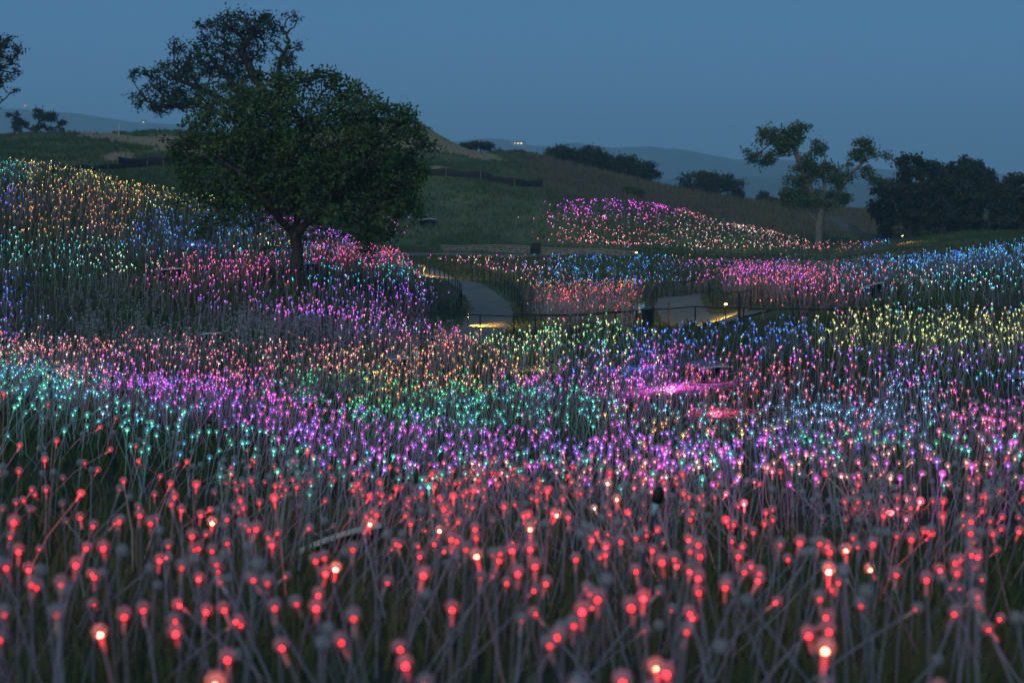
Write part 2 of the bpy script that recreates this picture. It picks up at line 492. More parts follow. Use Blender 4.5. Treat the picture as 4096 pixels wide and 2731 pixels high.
for k, (pl, w) in PLINE.items():
    d = np.gradient(pl, axis=0); d /= np.linalg.norm(d, axis=1)[:, None]
    nrm = np.stack([-d[:, 1], d[:, 0]], 1)
    us = np.linspace(-1, 1, 7)
    V = []
    for j, u in enumerate(us):
        jit = (fnoise(pl[:, 0] * 0.9 + j * 31, pl[:, 1] * 0.9) - 0.5) * (0.5 if abs(u) == 1 else 0.0)
        q = pl + nrm * (u * w / 2 + jit)[:, None] if isinstance(jit, np.ndarray) else pl + nrm * (u * w / 2)
        z = gz(q[:, 0], q[:, 1]) + 0.06 - (0.09 if abs(u) == 1 else 0.0)
        V.append(np.stack([q[:, 0], q[:, 1], z], 1))
    V = np.stack(V, 1); n1, n2 = V.shape[:2]
    ii = np.arange(n1 * n2).reshape(n1, n2)
    q4 = np.stack([ii[:-1, :-1], ii[:-1, 1:], ii[1:, 1:], ii[1:, :-1]], -1).reshape(-1, 4)[:, ::-1]
    tag(obj("path", mk_mesh("path", V.reshape(-1, 3), q4, M["track"] if k == "d" else mp, smooth=True)), kind="structure")

# ---- far hills
def hills(prof, Yc, depth, name, floor=-60.0, seed=0.0):
    xs = np.linspace(prof[0][0], prof[-1][0], 260)
    rows = np.interp(xs, [p[0] for p in prof], [p[1] for p in prof])
    rows += (fnoise(xs * 0.02 + seed, xs * 0 + seed, 5) - 0.5) * 7
    lines = []
    for t, up in ((-1.0, 0.0), (-0.55, 0.35), (-0.3, 0.62), (-0.12, 0.86), (0.0, 1.0), (0.3, 0.6), (0.8, 0.0)):
        Y = Yc + t * depth
        X = (xs - CX) / F * Yc
        zt = Z0 + (HZ - rows) / F * Yc
        bump = (fnoise(xs * 0.012 + t * 9 + seed, xs * 0 + t * 5.0) - 0.5) * depth * 0.025 * (0 < up < 1)
        lines.append(np.stack([X, np.full_like(X, Y) + (fnoise(xs * 0.01 + 3 * t, xs * 0 + seed) - 0.5) * depth * 0.3 * (up < 1), floor + (zt - floor) * up + bump], 1))
    V = np.stack(lines, 0); n1, n2 = V.shape[:2]
    ii = np.arange(n1 * n2).reshape(n1, n2)
    q4 = np.stack([ii[:-1, :-1], ii[:-1, 1:], ii[1:, 1:], ii[1:, :-1]], -1).reshape(-1, 4)
    tag(obj(name, mk_mesh(name, V.reshape(-1, 3), q4, M["far_hill"], smooth=True)), kind="structure")
M["far_hill"] = plain("far_hill", (0.035, 0.05, 0.03), 0.95, var=0.5, scale=0.02)
R1 = [(-2600, 470), (-600, 440), (0, 432), (200, 448), (330, 455), (430, 474), (520, 488), (720, 500), (1000, 530), (1500, 570), (1850, 565), (1950, 553), (2030, 560),
      (2120, 582), (2200, 586), (2290, 570), (2380, 584), (2480, 592), (2600, 586), (2720, 598), (2850, 622), (2950, 640), (3040, 634), (3150, 640), (3350, 668), (3600, 680), (4096, 700), (5200, 690), (6600, 650)]
hills(R1, 3500, 900, "hills", seed=3.0)
R2 = [(1700, 800), (2300, 760), (2700, 715), (3000, 705), (3200, 718), (3400, 735), (3700, 722), (4096, 730), (5200, 700), (6200, 740)]
hills(R2, 2300, 500, "hills", seed=9.0)

# ------------------------------------------------------------------ trees
def grow(nodes, parent, att, step, infl, kill, iters, rng, droop=0.0, wiggle=0.25):
    """Space colonisation: branches grow towards free points of the crown."""
    nodes = [np.array(p, dtype=float) for p in nodes]; parent = list(parent)
    att = np.array(att, dtype=float)
    N = np.array(nodes)
    bd = np.full(len(att), 1e9); bi = np.zeros(len(att), dtype=int)
    def update(new_idx, pts):
        nonlocal bd, bi
        d = np.linalg.norm(att[:, None, :] - pts[None, :, :], axis=2)
        j = d.argmin(axis=1); dm = d[np.arange(len(att)), j]
        w = dm < bd
        bd = np.where(w, dm, bd); bi = np.where(w, np.array(new_idx)[j], bi)
    update(list(range(len(nodes))), N)
    for it in range(iters):
        keep = bd > kill
        att, bd, bi = att[keep], bd[keep], bi[keep]
        if len(att) == 0: break
        act = bd < infl
        if not act.any():
            act = bd <= bd.min() + 1e-6
        src = np.unique(bi[act])
        new_idx, pts = [], []
        for s in src:
            a = att[act & (bi == s)] - nodes[s]
            v = (a / np.linalg.norm(a, axis=1)[:, None]).sum(axis=0)
            v = v / (np.linalg.norm(v) + 1e-9) + rng.normal(0, wiggle, 3); v[2] -= droop
            v /= np.linalg.norm(v) + 1e-9
            p = nodes[s] + v * step
            new_idx.append(len(nodes)); pts.append(p)
            nodes.append(p); parent.append(int(s))
        update(new_idx, np.array(pts))
    return np.array(nodes), np.array(parent)

def tubes(nodes, parent, rad, sides=5):
    c = np.arange(len(nodes)); m = parent >= 0
    a, b_ = nodes[parent[m]], nodes[c[m]]
    ra, rb = rad[parent[m]], rad[c[m]]
    ra = np.minimum(ra, rb * 1.6)
    d = b_ - a; L = np.linalg.norm(d, axis=1)[:, None]; d = d / np.maximum(L, 1e-6)
    up = np.where(np.abs(d[:, 2:3]) > 0.9, np.array([[1.0, 0, 0]]), np.array([[0, 0, 1.0]]))
    u = np.cross(d, up); u /= np.linalg.norm(u, axis=1)[:, None]; v = np.cross(d, u)
    a = a - d * (0.25 * ra[:, None]); b_ = b_ + d * (0.25 * rb[:, None])
    t = np.arange(sides) * 2 * math.pi / sides
    ring = u[:, None, :] * np.cos(t)[None, :, None] + v[:, None, :] * np.sin(t)[None, :, None]
    V = np.concatenate([a[:, None, :] + ring * ra[:, None, None], b_[:, None, :] + ring * rb[:, None, None]], axis=1)
    n = len(a); base = (np.arange(n) * 2 * sides)[:, None]
    k = np.arange(sides); k2 = (k + 1) % sides
    q = np.stack([base + k, base + k2, base + sides + k2, base + sides + k], axis=-1).reshape(-1, 4)
    return V.reshape(-1, 3), q

def leaves(centers, n_each, sigma, size, rng, flat=0.75, tintv=None):
    c = np.repeat(centers, n_each, axis=0)
    p = c + rng.normal(0, 1, c.shape) * np.array([sigma, sigma, sigma * flat])
    n = len(p)
    a = rng.normal(0, 1, (n, 3)); a /= np.linalg.norm(a, axis=1)[:, None]
    b_ = np.cross(a, rng.normal(0, 1, (n, 3))); b_ /= np.linalg.norm(b_, axis=1)[:, None]
    s = size * rng.uniform(0.45, 1.6, n)[:, None]
    V = np.stack([p - a * s, p + b_ * s * 0.55, p + a * s, p - b_ * s * 0.55], axis=1)
    T = np.arange(n * 4).reshape(n, 4)
    base = rng.uniform(0, 1, len(centers)) if tintv is None else tintv
    t = np.clip(np.repeat(base, n_each) * 0.6 + rng.uniform(0, 0.4, n), 0, 1)
    return V.reshape(-1, 3), T, np.repeat(np.stack([t, t, t], 1), 4, axis=0)

def tree(name, label, base_px, Y, base_row, lobes, leafmat, barkmat="bark", trunk=None, trunk_r=0.25, n_att=900, step=0.28,
         infl=2.2, kill=0.5, n_leaf=14, sig=0.22, leaf=0.09, tip_depth=4, seed=1, depth=0.8, droop=0.0, wiggle=0.22, group=None, shell=0.0, minr=0.012, cat="tree", base=None, twig=0.8, spray=15):
    """lobes: (px, row, half width px, half height px[, depth offset m]) of crown clumps at this tree's distance."""
    rng = np.random.default_rng(seed)
    s = Y / F
    if base is None: base = on(base_px, Y) if base_row is None else P(base_px, base_row, Y)
    base = np.array(base); base[2] = gz1(base[0], base[1]) - 0.1
    # fixed trunk and limbs: each a list of (px, row[, dy]) from a start index
    nodes, parent = [base], [-1]
    if trunk is None:
        top = min(l[1] for l in lobes)
        trunk = [[(base_px, (base_row or proj(base[0], Y, base[2])[1]) * 0.55 + 0.45 * np.mean([l[1] for l in lobes]))]]
    first_end = 0
    for limb in trunk:
        if isinstance(limb[0], float):          # starts this far up the first limb
            cur = int(round(limb[0] * first_end)); pts = limb[1:]
        else:
            cur = 0; pts = limb
        for q in pts:
            tgt = P(q[0], q[1], Y); tgt[1] += q[2] if len(q) > 2 else 0.0
            a = nodes[cur]; L = np.linalg.norm(tgt - a); k = max(1, int(L / (step * 1.6)))
            for j in range(1, k + 1):
                p = a + (tgt - a) * j / k + (rng.normal(0, 0.035, 3) * step * 2 if j < k else 0)
                nodes.append(p); parent.append(cur); cur = len(nodes) - 1
        if first_end == 0: first_end = cur
    # attractors in the lobes
    vol = np.array([l[2] * l[3] for l in lobes], dtype=float); vol /= vol.sum()
    att = []
    for l, w in zip(lobes, vol):
        k = max(6, int(n_att * w))
        kc = max(3, k // spray)                                  # foliage comes in sprays
        d = rng.normal(0, 1, (kc, 3)); d /= np.linalg.norm(d, axis=1)[:, None]
        d *= (rng.uniform(0, 1, kc) ** (1 / 2.6))[:, None]
        d = d[rng.integers(kc, size=k)] + rng.normal(0, 0.12, (k, 3))
        c = P(l[0], l[1], Y)
        off = l[4] if len(l) > 4 else 0.0
        rx, rz_ = l[2] * s, l[3] * s
        att.append(np.stack([c[0] + d[:, 0] * rx, c[1] + off + d[:, 1] * min(rx, max(rz_, rx * 0.6)) * depth, c[2] + d[:, 2] * rz_], 1))
    att = np.vstack(att)
    att = att[att[:, 2] > gz(att[:, 0], att[:, 1]) + 0.25]
    full = att.copy()
    nodes, parent = grow(nodes, parent, att, step, infl, kill, 150, rng, droop, wiggle)
    # radii from the twigs down
    n = len(nodes); acc = np.zeros(n); dep = np.zeros(n, dtype=int)
    kids = np.zeros(n, dtype=int)
    for i in range(n - 1, 0, -1):
        a = acc[i] if kids[i] else minr ** 2.3
        acc[i] = a; acc[parent[i]] += a; kids[parent[i]] += 1
        dep[parent[i]] = max(dep[parent[i]], dep[i] + 1)
    rad = np.maximum(acc, minr ** 2.3) ** (1 / 2.3)
    rad *= trunk_r / rad[0] if rad[0] > 0 else 1
    rad = np.maximum(rad, minr)
    rad[0] *= 1.35
    root = empty(name, base)
    V, q = tubes(nodes - base, parent, rad, 6)
    obj("trunk", mk_mesh("trunk", V, q, M[barkmat], smooth=True), root)
    tips = np.vstack([nodes[(dep < tip_depth) & (np.arange(n) > 3)], full[rng.random(len(full)) < twig]]) - base
    # light and dark clumps: tint follows slow noise through the crown
    tv = np.clip(0.5 + 2.2 * (fnoise(tips[:, 0] * 0.55 + tips[:, 1] * 0.4 + 50, tips[:, 2] * 0.7 + 20) - 0.5) + rng.normal(0, 0.15, len(tips)), 0, 1)
    V, T, c = leaves(tips, n_leaf, sig, leaf, rng, tintv=tv)
    obj("crown", mk_mesh("crown", V, T, M[leafmat], cols=c), root)
    tag(root, label, cat, group)
    return root

# the round oak among the lamps
tree("oak_tree", "dense round green oak tree with a short dark trunk standing among the lamps", 1190, 66, 1135,
     [(1200, 560, 440, 250), (1010, 700, 320, 260), (1430, 680, 280, 260), (820, 800, 140, 150), (1590, 790, 130, 180), (1210, 400, 320, 120),
      (940, 480, 190, 150), (1500, 520, 160, 140), (1200, 790, 440, 160), (1500, 930, 110, 80), (790, 660, 110, 140), (1360, 320, 130, 60), (1080, 330, 130, 60), (1640, 640, 80, 120), (1250, 300, 120, 40)],
     "leaf_oak", trunk=[[(1190, 1000), (1180, 940)], [1.0, (1090, 820, -1), (980, 690, -1.2)], [1.0, (1200, 760, .8), (1200, 560, .6)], [1.0, (1290, 840, -.5), (1400, 680, .5)]],
     trunk_r=0.23, n_att=4800, step=0.2, infl=2.2, kill=0.24, n_leaf=7, sig=0.17, leaf=0.075, tip_depth=3, seed=5)
# the old oak behind it
tree("oak_tree", "tall open-crowned old oak with spreading grey limbs rising behind the round oak", 1180, 125, 905,
     [(1000, 170, 190, 130), (860, 250, 150, 100), (720, 300, 160, 90), (620, 380, 110, 70), (1080, 90, 130, 60), (1140, 200, 70, 90), (700, 180, 70, 50),
      (760, 400, 150, 60), (560, 290, 50, 40), (930, 350, 140, 70), (570, 430, 60, 30), (1180, 300, 60, 80), (850, 140, 80, 50)],
     "leaf_grey", "bark", trunk=[[(1160, 700), (1120, 480)], [1.0, (940, 350), (880, 270)], [1.0, (960, 200), (1010, 140)], [0.8, (800, 420), (620, 430)], [1.0, (1120, 240), (1150, 190)], [0.8, (860, 380), (740, 330)]],
     trunk_r=0.5, n_att=2600, step=0.3, infl=3.0, kill=0.34, n_leaf=8, sig=0.22, leaf=0.10, tip_depth=2, seed=8, wiggle=0.34, minr=0.02, twig=0.42)
# tree cut by the edge of the frame
tree("oak_tree", "half-bare oak with drooping twisted boughs above the grassy bank beside a small spreading oak", -150, 125, 720,
     [(-60, 220, 110, 90), (10, 200, 70, 60), (-150, 260, 140, 120), (60, 270, 50, 30), (30, 340, 50, 40), (-20, 420, 60, 50), (10, 310, 50, 40), (-220, 350, 120, 100)],
     "leaf_grey", trunk=[[(-120, 480), (-90, 320)]], trunk_r=0.42, n_att=1300, step=0.3, infl=2.6, kill=0.36, n_leaf=7, sig=0.22, leaf=0.10, tip_depth=2, seed=12, wiggle=0.4, droop=0.12, minr=0.022, twig=0.45)
tree("oak_tree", "small spreading oak with gaps in its crown on the grassy bank", 140, 218, None,
     [(70, 470, 40, 25), (150, 462, 70, 25), (215, 485, 40, 30), (50, 500, 30, 15), (110, 510, 60, 20), (180, 512, 50, 18), (230, 515, 20, 12)],
     "leaf_grey", trunk_r=0.18, n_att=420, step=0.25, infl=2.5, kill=0.3, n_leaf=9, sig=0.2, leaf=0.13, tip_depth=3, seed=14, minr=0.025)
# the forked oak on the far slope
tree("oak_tree", "gnarled pale-barked forked oak with leaves clumped at the limb ends beside the lamp mound", 3275, 180, 990,
     [(3190, 520, 55, 45), (3090, 560, 60, 60), (3150, 590, 60, 45), (3020, 620, 40, 25), (3060, 640, 60, 22), (3265, 590, 35, 35), (3240, 650, 55, 35), (3275, 690, 60, 40), (3200, 710, 55, 40),
      (3340, 700, 50, 45), (3180, 790, 60, 40), (3240, 800, 50, 45), (3150, 780, 30, 25), (3460, 590, 40, 45), (3440, 625, 50, 25), (3545, 620, 18, 18), (3500, 625, 20, 15), (3475, 690, 30, 30),
      (3520, 730, 45, 20), (3395, 710, 35, 25), (3385, 655, 18, 14), (3390, 790, 35, 14), (3330, 800, 40, 35)],
     "leaf_oak", "bark_pale",
     trunk=[[(3277, 900), (3290, 830)], [1.0, (3250, 780), (3200, 660), (3180, 600), (3140, 540)], [0.85, (3345, 780), (3400, 700), (3460, 640), (3530, 622)], [1.0, (3300, 760), (3290, 690)], [0.5, (3210, 820)]],
     trunk_r=0.44, n_att=2000, step=0.32, infl=2.2, kill=0.34, n_leaf=8, sig=0.30, leaf=0.13, tip_depth=2, seed=21, minr=0.026, wiggle=0.3, spray=9)
# oaks along the crest
CREST = [(2243, 250, [(2240, 622, 62, 34), (2200, 640, 34, 24), (2282, 640, 32, 24)], "rounded oak at the upper end of the crest row beside the silt fence hill"),
         (2370, 255, [(2370, 632, 66, 38), (2330, 655, 34, 26), (2415, 655, 38, 26)], "rounded oak second down the crest row of dark trees"),
         (2520, 255, [(2490, 668, 80, 44), (2570, 685, 60, 42), (2435, 680, 40, 34), (2610, 710, 34, 26)], "wide lumpy oak lowest in the crest row of three"),
         (2830, 262, [(2800, 735, 90, 50), (2890, 735, 80, 45), (2720, 760, 55, 30), (2950, 780, 40, 30), (2840, 790, 140, 30)], "broad bushy oak alone on the falling end of the crest")]
for i, (px, Y, lb, lab) in enumerate(CREST):
    tree("oak_tree", lab, px, Y, None, lb, "leaf_grey", trunk_r=0.3, n_att=900, step=0.3, infl=2.6, kill=0.35, n_leaf=9, sig=0.3, leaf=0.17, tip_depth=3, spray=7, seed=30 + i, group="oaks along the hill crest", minr=0.035)
BUSH = [(1905, 242, [(1880, 585, 45, 14), (1930, 588, 40, 14)], "low dark bush on the crest beside the bare tan slope", "leaf_grey"),
        (2075, 250, [(2030, 612, 45, 16), (2090, 625, 60, 18), (2140, 640, 40, 14)], "long low dark shrub on the crest above the silt fence", "leaf_grey"),
        (2510, 213, [(2490, 780, 40, 20), (2540, 775, 45, 22)], "small green bush at the back of the lamp mound", "leaf_oak"),
        (3065, 262, [(3050, 800, 22, 30), (3085, 812, 25, 20)], "little upright shrub where the hill crest runs out", "leaf_grey"),
        (3140, 300, [(3120, 815, 30, 12), (3170, 818, 40, 12)], "low hedge-like shrub on the skyline behind the forked oak", "leaf_grey"),
        (3345, 300, [(3330, 790, 25, 28), (3375, 795, 25, 25)], "grey-green shrub on the skyline seen through the forked oak's limbs", "leaf_grey")]
for i, (px, Y, lb, lab, mt) in enumerate(BUSH):
    tree("shrub", lab, px, Y, None, lb, mt, trunk_r=0.12, n_att=260, step=0.25, infl=2.4, kill=0.3, n_leaf=11, sig=0.26, leaf=0.17, tip_depth=4, seed=50 + i, cat="shrub", minr=0.03)
# the dark thicket
THK = [(3640, 188, [(3660, 720, 90, 90), (3590, 800, 110, 90), (3540, 880, 90, 60), (3680, 860, 120, 80), (3500, 830, 30, 20)], "leaf_dark", "big dark bushy tree of the thicket with twigs reaching towards the forked oak"),
       (3800, 194, [(3770, 700, 60, 80), (3800, 820, 120, 110), (3860, 890, 90, 60)], "leaf_dark", "dark bushy tree in the middle of the thicket with bare tangled lower boughs"),
       (3890, 206, [(3880, 700, 70, 60), (3930, 720, 45, 40), (3900, 790, 80, 60)], "leaf_grey", "loose-crowned tree rising at the back of the thicket"),
       (4030, 190, [(4010, 800, 90, 75), (4100, 780, 90, 80), (4050, 880, 110, 55)], "leaf_dark", "low near-black tree closing the thicket beside the loose-crowned tree")]
for i, (px, Y, lb, mt, lab) in enumerate(THK):
    tree("thicket_tree", lab, px, Y, None, lb, mt, trunk_r=0.35, n_att=1300, step=0.3, infl=2.6, kill=0.36, n_leaf=11, sig=0.3, leaf=0.18, tip_depth=3, seed=70 + i, group="trees of the dark thicket", minr=0.035)

# ------------------------------------------------------------------ grass
def grass():
    n = 300000
    px = RNG.uniform(-350, 4450, n)
    u = RNG.uniform(0, 1, n)
    Y = np.where(RNG.random(n) < 0.42, np.exp(np.log(6) + u * np.log(90 / 6)), 90 + 175 * u ** 0.9)
    X = (px - CX) / F * Y + RNG.uniform(-2.5, 2.5, n) * (Y < 40)
    Z = gz(X, Y)
    keep = path_dist(X, Y) > -0.08
    for bx, by in BARE: keep &= (X - bx) ** 2 + ((Y - by) * 0.6) ** 2 > 1.7 ** 2
    keep &= (Y > 62) | (RNG.random(n) < 0.5)
    keep &= (tan_mask(X, Y, Z) < 0.5) | (RNG.random(n) < 0.06)
    patch = fnoise(X * 0.35, Y * 0.35)
    keep &= RNG.random(n) < np.clip((patch - 0.25) * 3.0, 0.15, 1)
    X, Y, Z, px, patch = X[keep], Y[keep], Z[keep], px[keep], patch[keep]
    n = len(X)
    dryb = np.clip((Y - 185) / 20, 0, 1) * np.clip((px - 1950) / 250, 0, 1)
    h = RNG.uniform(0.12, 0.34, n) * (1 + 0.5 * patch) * (1 + 1.0 * dryb)
    h *= np.clip(path_dist(X, Y) / 3.5, 0.22, 1.0)
    w = np.clip(0.0016 * Y * RNG.uniform(0.5, 1.2, n), 0.012, 0.2) * np.where(Y > 90, 0.45, 1.0)
    a = RNG.uniform(0, math.pi, n); la = RNG.uniform(0, 2 * math.pi, n); lean = h * RNG.uniform(0.1, 0.8, n)
    dx, dy = np.cos(a) * w, np.sin(a) * w
    V = np.stack([np.stack([X - dx, Y - dy, Z - 0.03], 1), np.stack([X + dx, Y + dy, Z - 0.03], 1),
                  np.stack([X + np.cos(la) * lean, Y + np.sin(la) * lean, Z + h], 1)], 1).reshape(-1, 3)
    straw = np.clip(dryb * 0.8 + np.clip((fnoise(X * 0.12 + 9, Y * 0.12) - 0.5) * 2.5, 0, 0.7) + RNG.normal(0, 0.12, n), 0, 1)
    me = mk_mesh("grass", V, np.arange(n * 3).reshape(n, 3), M["grass"], cols=np.repeat(np.stack([straw] * 3, 1), 3, axis=0))
    o = obj("grass", me)
    tag(o, "short dark green and straw grass covering the slopes between the lamps", "grass", kind="stuff")
M["grass"] = foliage("grass_blade", (0.06, 0.10, 0.038), (0.16, 0.135, 0.085), trans=0.3)
# grass() follows the lamps, once the bare spots are known

# ------------------------------------------------------------------ the lamps
def lamp_mats(src):
    """stem, globe, hot tip, glowing collar; colour from the object ('object') or from the mesh ('tint')."""
    res = []
    def colour(nt):
        if src == 'object':
            n = nt.nodes.new("ShaderNodeObjectInfo"); return n.outputs["Color"]
        n = nt.nodes.new("ShaderNodeAttribute"); n.attribute_name = "tint"; return n.outputs["Color"]
    m, nt, out = new_mat("stem_" + src)
    b_ = nt.nodes.new("ShaderNodeBsdfPrincipled"); b_.inputs["Base Color"].default_value = (0.17, 0.185, 0.25, 1)
    b_.inputs["Roughness"].default_value = 0.4; b_.inputs["Specular IOR Level"].default_value = 0.4
    nt.links.new(colour(nt), b_.inputs["Emission Color"]); b_.inputs["Emission Strength"].default_value = SIDE_GLOW[src]   # the stems carry the light and leak a little of it
    m.cycles.emission_sampling = 'NONE'
    nt.links.new(b_.outputs[0], out.inputs[0]); res.append(m)
    m, nt, out = new_mat("globe_" + src)
    tr = nt.nodes.new("ShaderNodeBsdfTransparent"); tr.inputs[0].default_value = (0.9, 0.93, 0.95, 1)
    df = nt.nodes.new("ShaderNodeBsdfPrincipled"); df.inputs["Base Color"].default_value = (0.30, 0.32, 0.36, 1); df.inputs["Roughness"].default_value = 0.35
    em = nt.nodes.new("ShaderNodeEmission"); em.inputs[1].default_value = 0.085 if src == 'object' else 0.22  # faint emission stands in for tip light scattered by the frosted glass
    nt.links.new(colour(nt), em.inputs[0])
    ad = nt.nodes.new("ShaderNodeAddShader"); nt.links.new(df.outputs[0], ad.inputs[0]); nt.links.new(em.outputs[0], ad.inputs[1])
    lw = nt.nodes.new("ShaderNodeLayerWeight"); lw.inputs[0].default_value = 0.35
    mr = nt.nodes.new("ShaderNodeMapRange"); mr.inputs[3].default_value = 0.34; mr.inputs[4].default_value = 0.70
    nt.links.new(lw.outputs["Facing"], mr.inputs[0])
    mx = nt.nodes.new("ShaderNodeMixShader")
    nt.links.new(mr.outputs[0], mx.inputs[0]); nt.links.new(tr.outputs[0], mx.inputs[1]); nt.links.new(ad.outputs[0], mx.inputs[2])
    nt.links.new(mx.outputs[0], out.inputs[0]); m.cycles.emission_sampling = 'NONE'; res.append(m)
    for nm, st, samp in (("tip_", TIP[src], 'FRONT'), ("collar_", COLLAR[src], 'NONE')):
        m, nt, out = new_mat(nm + src)
        e = nt.nodes.new("ShaderNodeEmission"); e.inputs[1].default_value = st
        nt.links.new(colour(nt), e.inputs[0])
        df = nt.nodes.new("ShaderNodeBsdfDiffuse"); df.inputs[0].default_value = (0.3, 0.32, 0.34, 1)
        ad = nt.nodes.new("ShaderNodeAddShader"); nt.links.new(e.outputs[0], ad.inputs[0]); nt.links.new(df.outputs[0], ad.inputs[1])
        nt.links.new(ad.outputs[0], out.inputs[0]); m.cycles.emission_sampling = samp; res.append(m)
    return res
TIP, COLLAR = {'object': 48.0, 'tint': 21.0}, {'object': 0.5, 'tint': 0.5}
GLOBE_R = 0.036
SIDE_GLOW = {'object': 0.014, 'tint': 0.06}

COLOURS = dict(R=(1, .009, .014), P=(1, .11, .20), S=(1, .28, .22), M=(1, .06, .72), V=(.38, .09, 1), B=(.05, .17, 1), C=(.06, .55, .85), T=(.10, .80, .55), G=(.04, .80, .20),
               Y=(.80, .90, .20), A=(1, .62, .12), O=(1, .30, .06), W=(1, .58, .54), L=(.30, .48, 1), K=(.62, .95, .52), U=(0, 0, 0))
# where each colour of the planting lies (column, row of the lamp heads in the photograph; letters = mix)
SEEDS = []
def seed(mix, xs, rows):
    for r in rows:
        for x in xs: SEEDS.append((x, r, mix))
rg = lambda a, b_, s: list(range(a, b_ + 1, s))
seed("RRRRU", rg(0, 4096, 200), rg(2060, 2760, 100))
seed("RRRU", rg(600, 2300, 150), [1970]); seed("RRUUP", rg(2400, 4096, 150), [1985]); seed("RRU", rg(0, 500, 120), [1830, 1940])
seed("PRUU", rg(2500, 4096, 200), [1935])
seed("SSPWMS", rg(2500, 4096, 160), [1870]); seed("SPRT", rg(1700, 2400, 160), [1880])
seed("SSPTM", rg(3300, 4096, 130), [1820]); seed("TGTVS", rg(3300, 4096, 130), [1760]); seed("MVVMT", rg(2450, 3250, 130), [1780]); seed("MVT", rg(2500, 3150, 130), [1820])
seed("OOAVM", rg(2150, 3100, 130), [1700]); seed("LLLC", rg(3050, 3800, 130), [1530, 1600, 1660]); seed("PPMU", rg(3820, 4096, 90), [1590, 1650, 1700]); seed("LLP", rg(3350, 3750, 130), [1690])
seed("LC", rg(3950, 4096, 90), [1500]); seed("VVLM", rg(3250, 4096, 130), [1410, 1460]); seed("YYYA", rg(3200, 4096, 110), [1250, 1300, 1350])
seed("YYMK", rg(3050, 3200, 70), [1380]); seed("PPRM", rg(2800, 3500, 110), [1460, 1510, 1570]); seed("MMWV", rg(2400, 2780, 100), [1440, 1500, 1560]); seed("MMMW", rg(2550, 2750, 100), [1540])
seed("PPTL", rg(2500, 2800, 120), [1610]); seed("TTLC", rg(2700, 3050, 120), [1650]); seed("BBBB", rg(2620, 3250, 90), [1260, 1300, 1345]); seed("BBMM", rg(2500, 3200, 100), [1390])
seed("MMVW", rg(2700, 3300, 110), [1420]); seed("BBL", rg(2350, 2550, 90), [1400, 1450]); seed("YKGY", rg(2030, 2560, 90), [1275, 1320, 1365, 1410])
seed("AAOS", rg(1950, 2350, 110), [1430]); seed("OOAS", rg(1500, 2080, 90), [1410, 1460, 1500]); seed("MMVG", rg(2050, 2350, 100), [1520]); seed("GGGO", rg(1450, 2050, 90), [1530, 1575]); seed("GU", rg(1200, 1450, 80), [1490, 1540])
seed("TTTC", rg(1780, 2450, 100), [1590, 1640, 1680]); seed("PRPS", rg(1500, 1800, 90), [1370]); seed("TTG", rg(1450, 1750, 90), [1630])
seed("MVVM", rg(1250, 2500, 110), [1720, 1770]); seed("MVTT", rg(1400, 2450, 120), [1820])
for x, r in ((420, 1440), (520, 1460), (620, 1480), (720, 1500), (830, 1530), (940, 1570), (1050, 1610), (1160, 1650), (1270, 1690)):
    SEEDS += [(x, r, "VVMMB"), (x + 60, r + 60, "MVMV"), (x + 40, r + 20, "MV"), (x + 70, r - 30, "MVMP"), (x + 110, r + 20, "MVMM"), (x + 150, r + 70, "MVVM")]
for x, r in ((40, 1440), (150, 1490), (260, 1530), (370, 1570), (500, 1610), (640, 1640), (780, 1690), (920, 1720), (1060, 1770), (1200, 1800), (1350, 1840), (1500, 1860), (1650, 1870)):
    SEEDS += [(x, r, "TTCTL")] + ([(x - 40, r + 70, "TTC"), (x - 30, r + 150, "TTRU")] if x < 800 else [(x - 40, r + 70, "TRRU")])
seed("SWOPU", rg(0, 350, 90), [1360, 1400]); seed("PPSWU", rg(350, 1250, 100), [1370, 1410, 1450]); seed("PUU", rg(350, 700, 100), [1480]); seed("SSPA", rg(1250, 1500, 90), [1420, 1460])
seed("U", rg(150, 750, 110), [1140, 1200, 1260, 1310]); seed("U", rg(700, 1650, 110), [1320, 1350]); seed("UU", rg(900, 1300, 110), [1280]); seed("U", rg(600, 1000, 100), [1240])
seed("BBV", rg(-50, 150, 70), [1110, 1170, 1220]); seed("LUV", rg(0, 200, 80), [1280, 1310])
seed("TTCK", rg(-50, 420, 80), [950, 1000, 1050]); seed("WKTK", rg(400, 640, 80), [960, 1010, 1050]); seed("TTB", rg(-50, 80, 60), [680, 720]); seed("BV", rg(0, 100, 60), [770])
seed("OOOA", rg(100, 620, 90), [780, 840, 890]); seed("AYYO", rg(150, 850, 90), [665, 700, 740]); seed("AAO", rg(60, 700, 100), [740]); seed("KYA", rg(600, 900, 80), [800]); seed("WOAU", rg(0, 450, 90), [920])
seed("BCB", rg(520, 1000, 80), [870, 910, 950, 975]); seed("AAYC", rg(950, 1250, 80), [930, 970]); seed("CCBA", rg(1050, 1250, 80), [985]); seed("VVM", rg(1100, 1600, 90), [890, 940])
seed("MMPP", rg(650, 1150, 80), [1030, 1070, 1110]); seed("MVVP", rg(750, 1300, 90), [1150, 1190]); seed("VMMV", rg(1150, 1700, 90), [1150, 1200, 1240]); seed("MWVU", rg(1450, 1750, 80), [1270, 1300])
seed("PPPM", rg(1300, 1750, 80), [1000, 1035]); seed("CCTC", rg(1250, 1720, 80), [1070, 1105]); seed("VVLV", rg(1650, 1800, 60), [1150, 1190])
# right bank
seed("U", rg(2900, 3450, 90), [1010, 1045]); seed("UUB", rg(3450, 3700, 90), [985]); seed("PPRM", rg(2900, 3450, 80), [1090, 1130, 1170, 1205]); seed("PBCU", rg(3350, 3600, 80), [1060, 1100])
seed("BCCB", rg(3550, 4096, 90), [960, 1000, 1040]); seed("WTLC", rg(3550, 4096, 90), [1090, 1130, 1170, 1210])
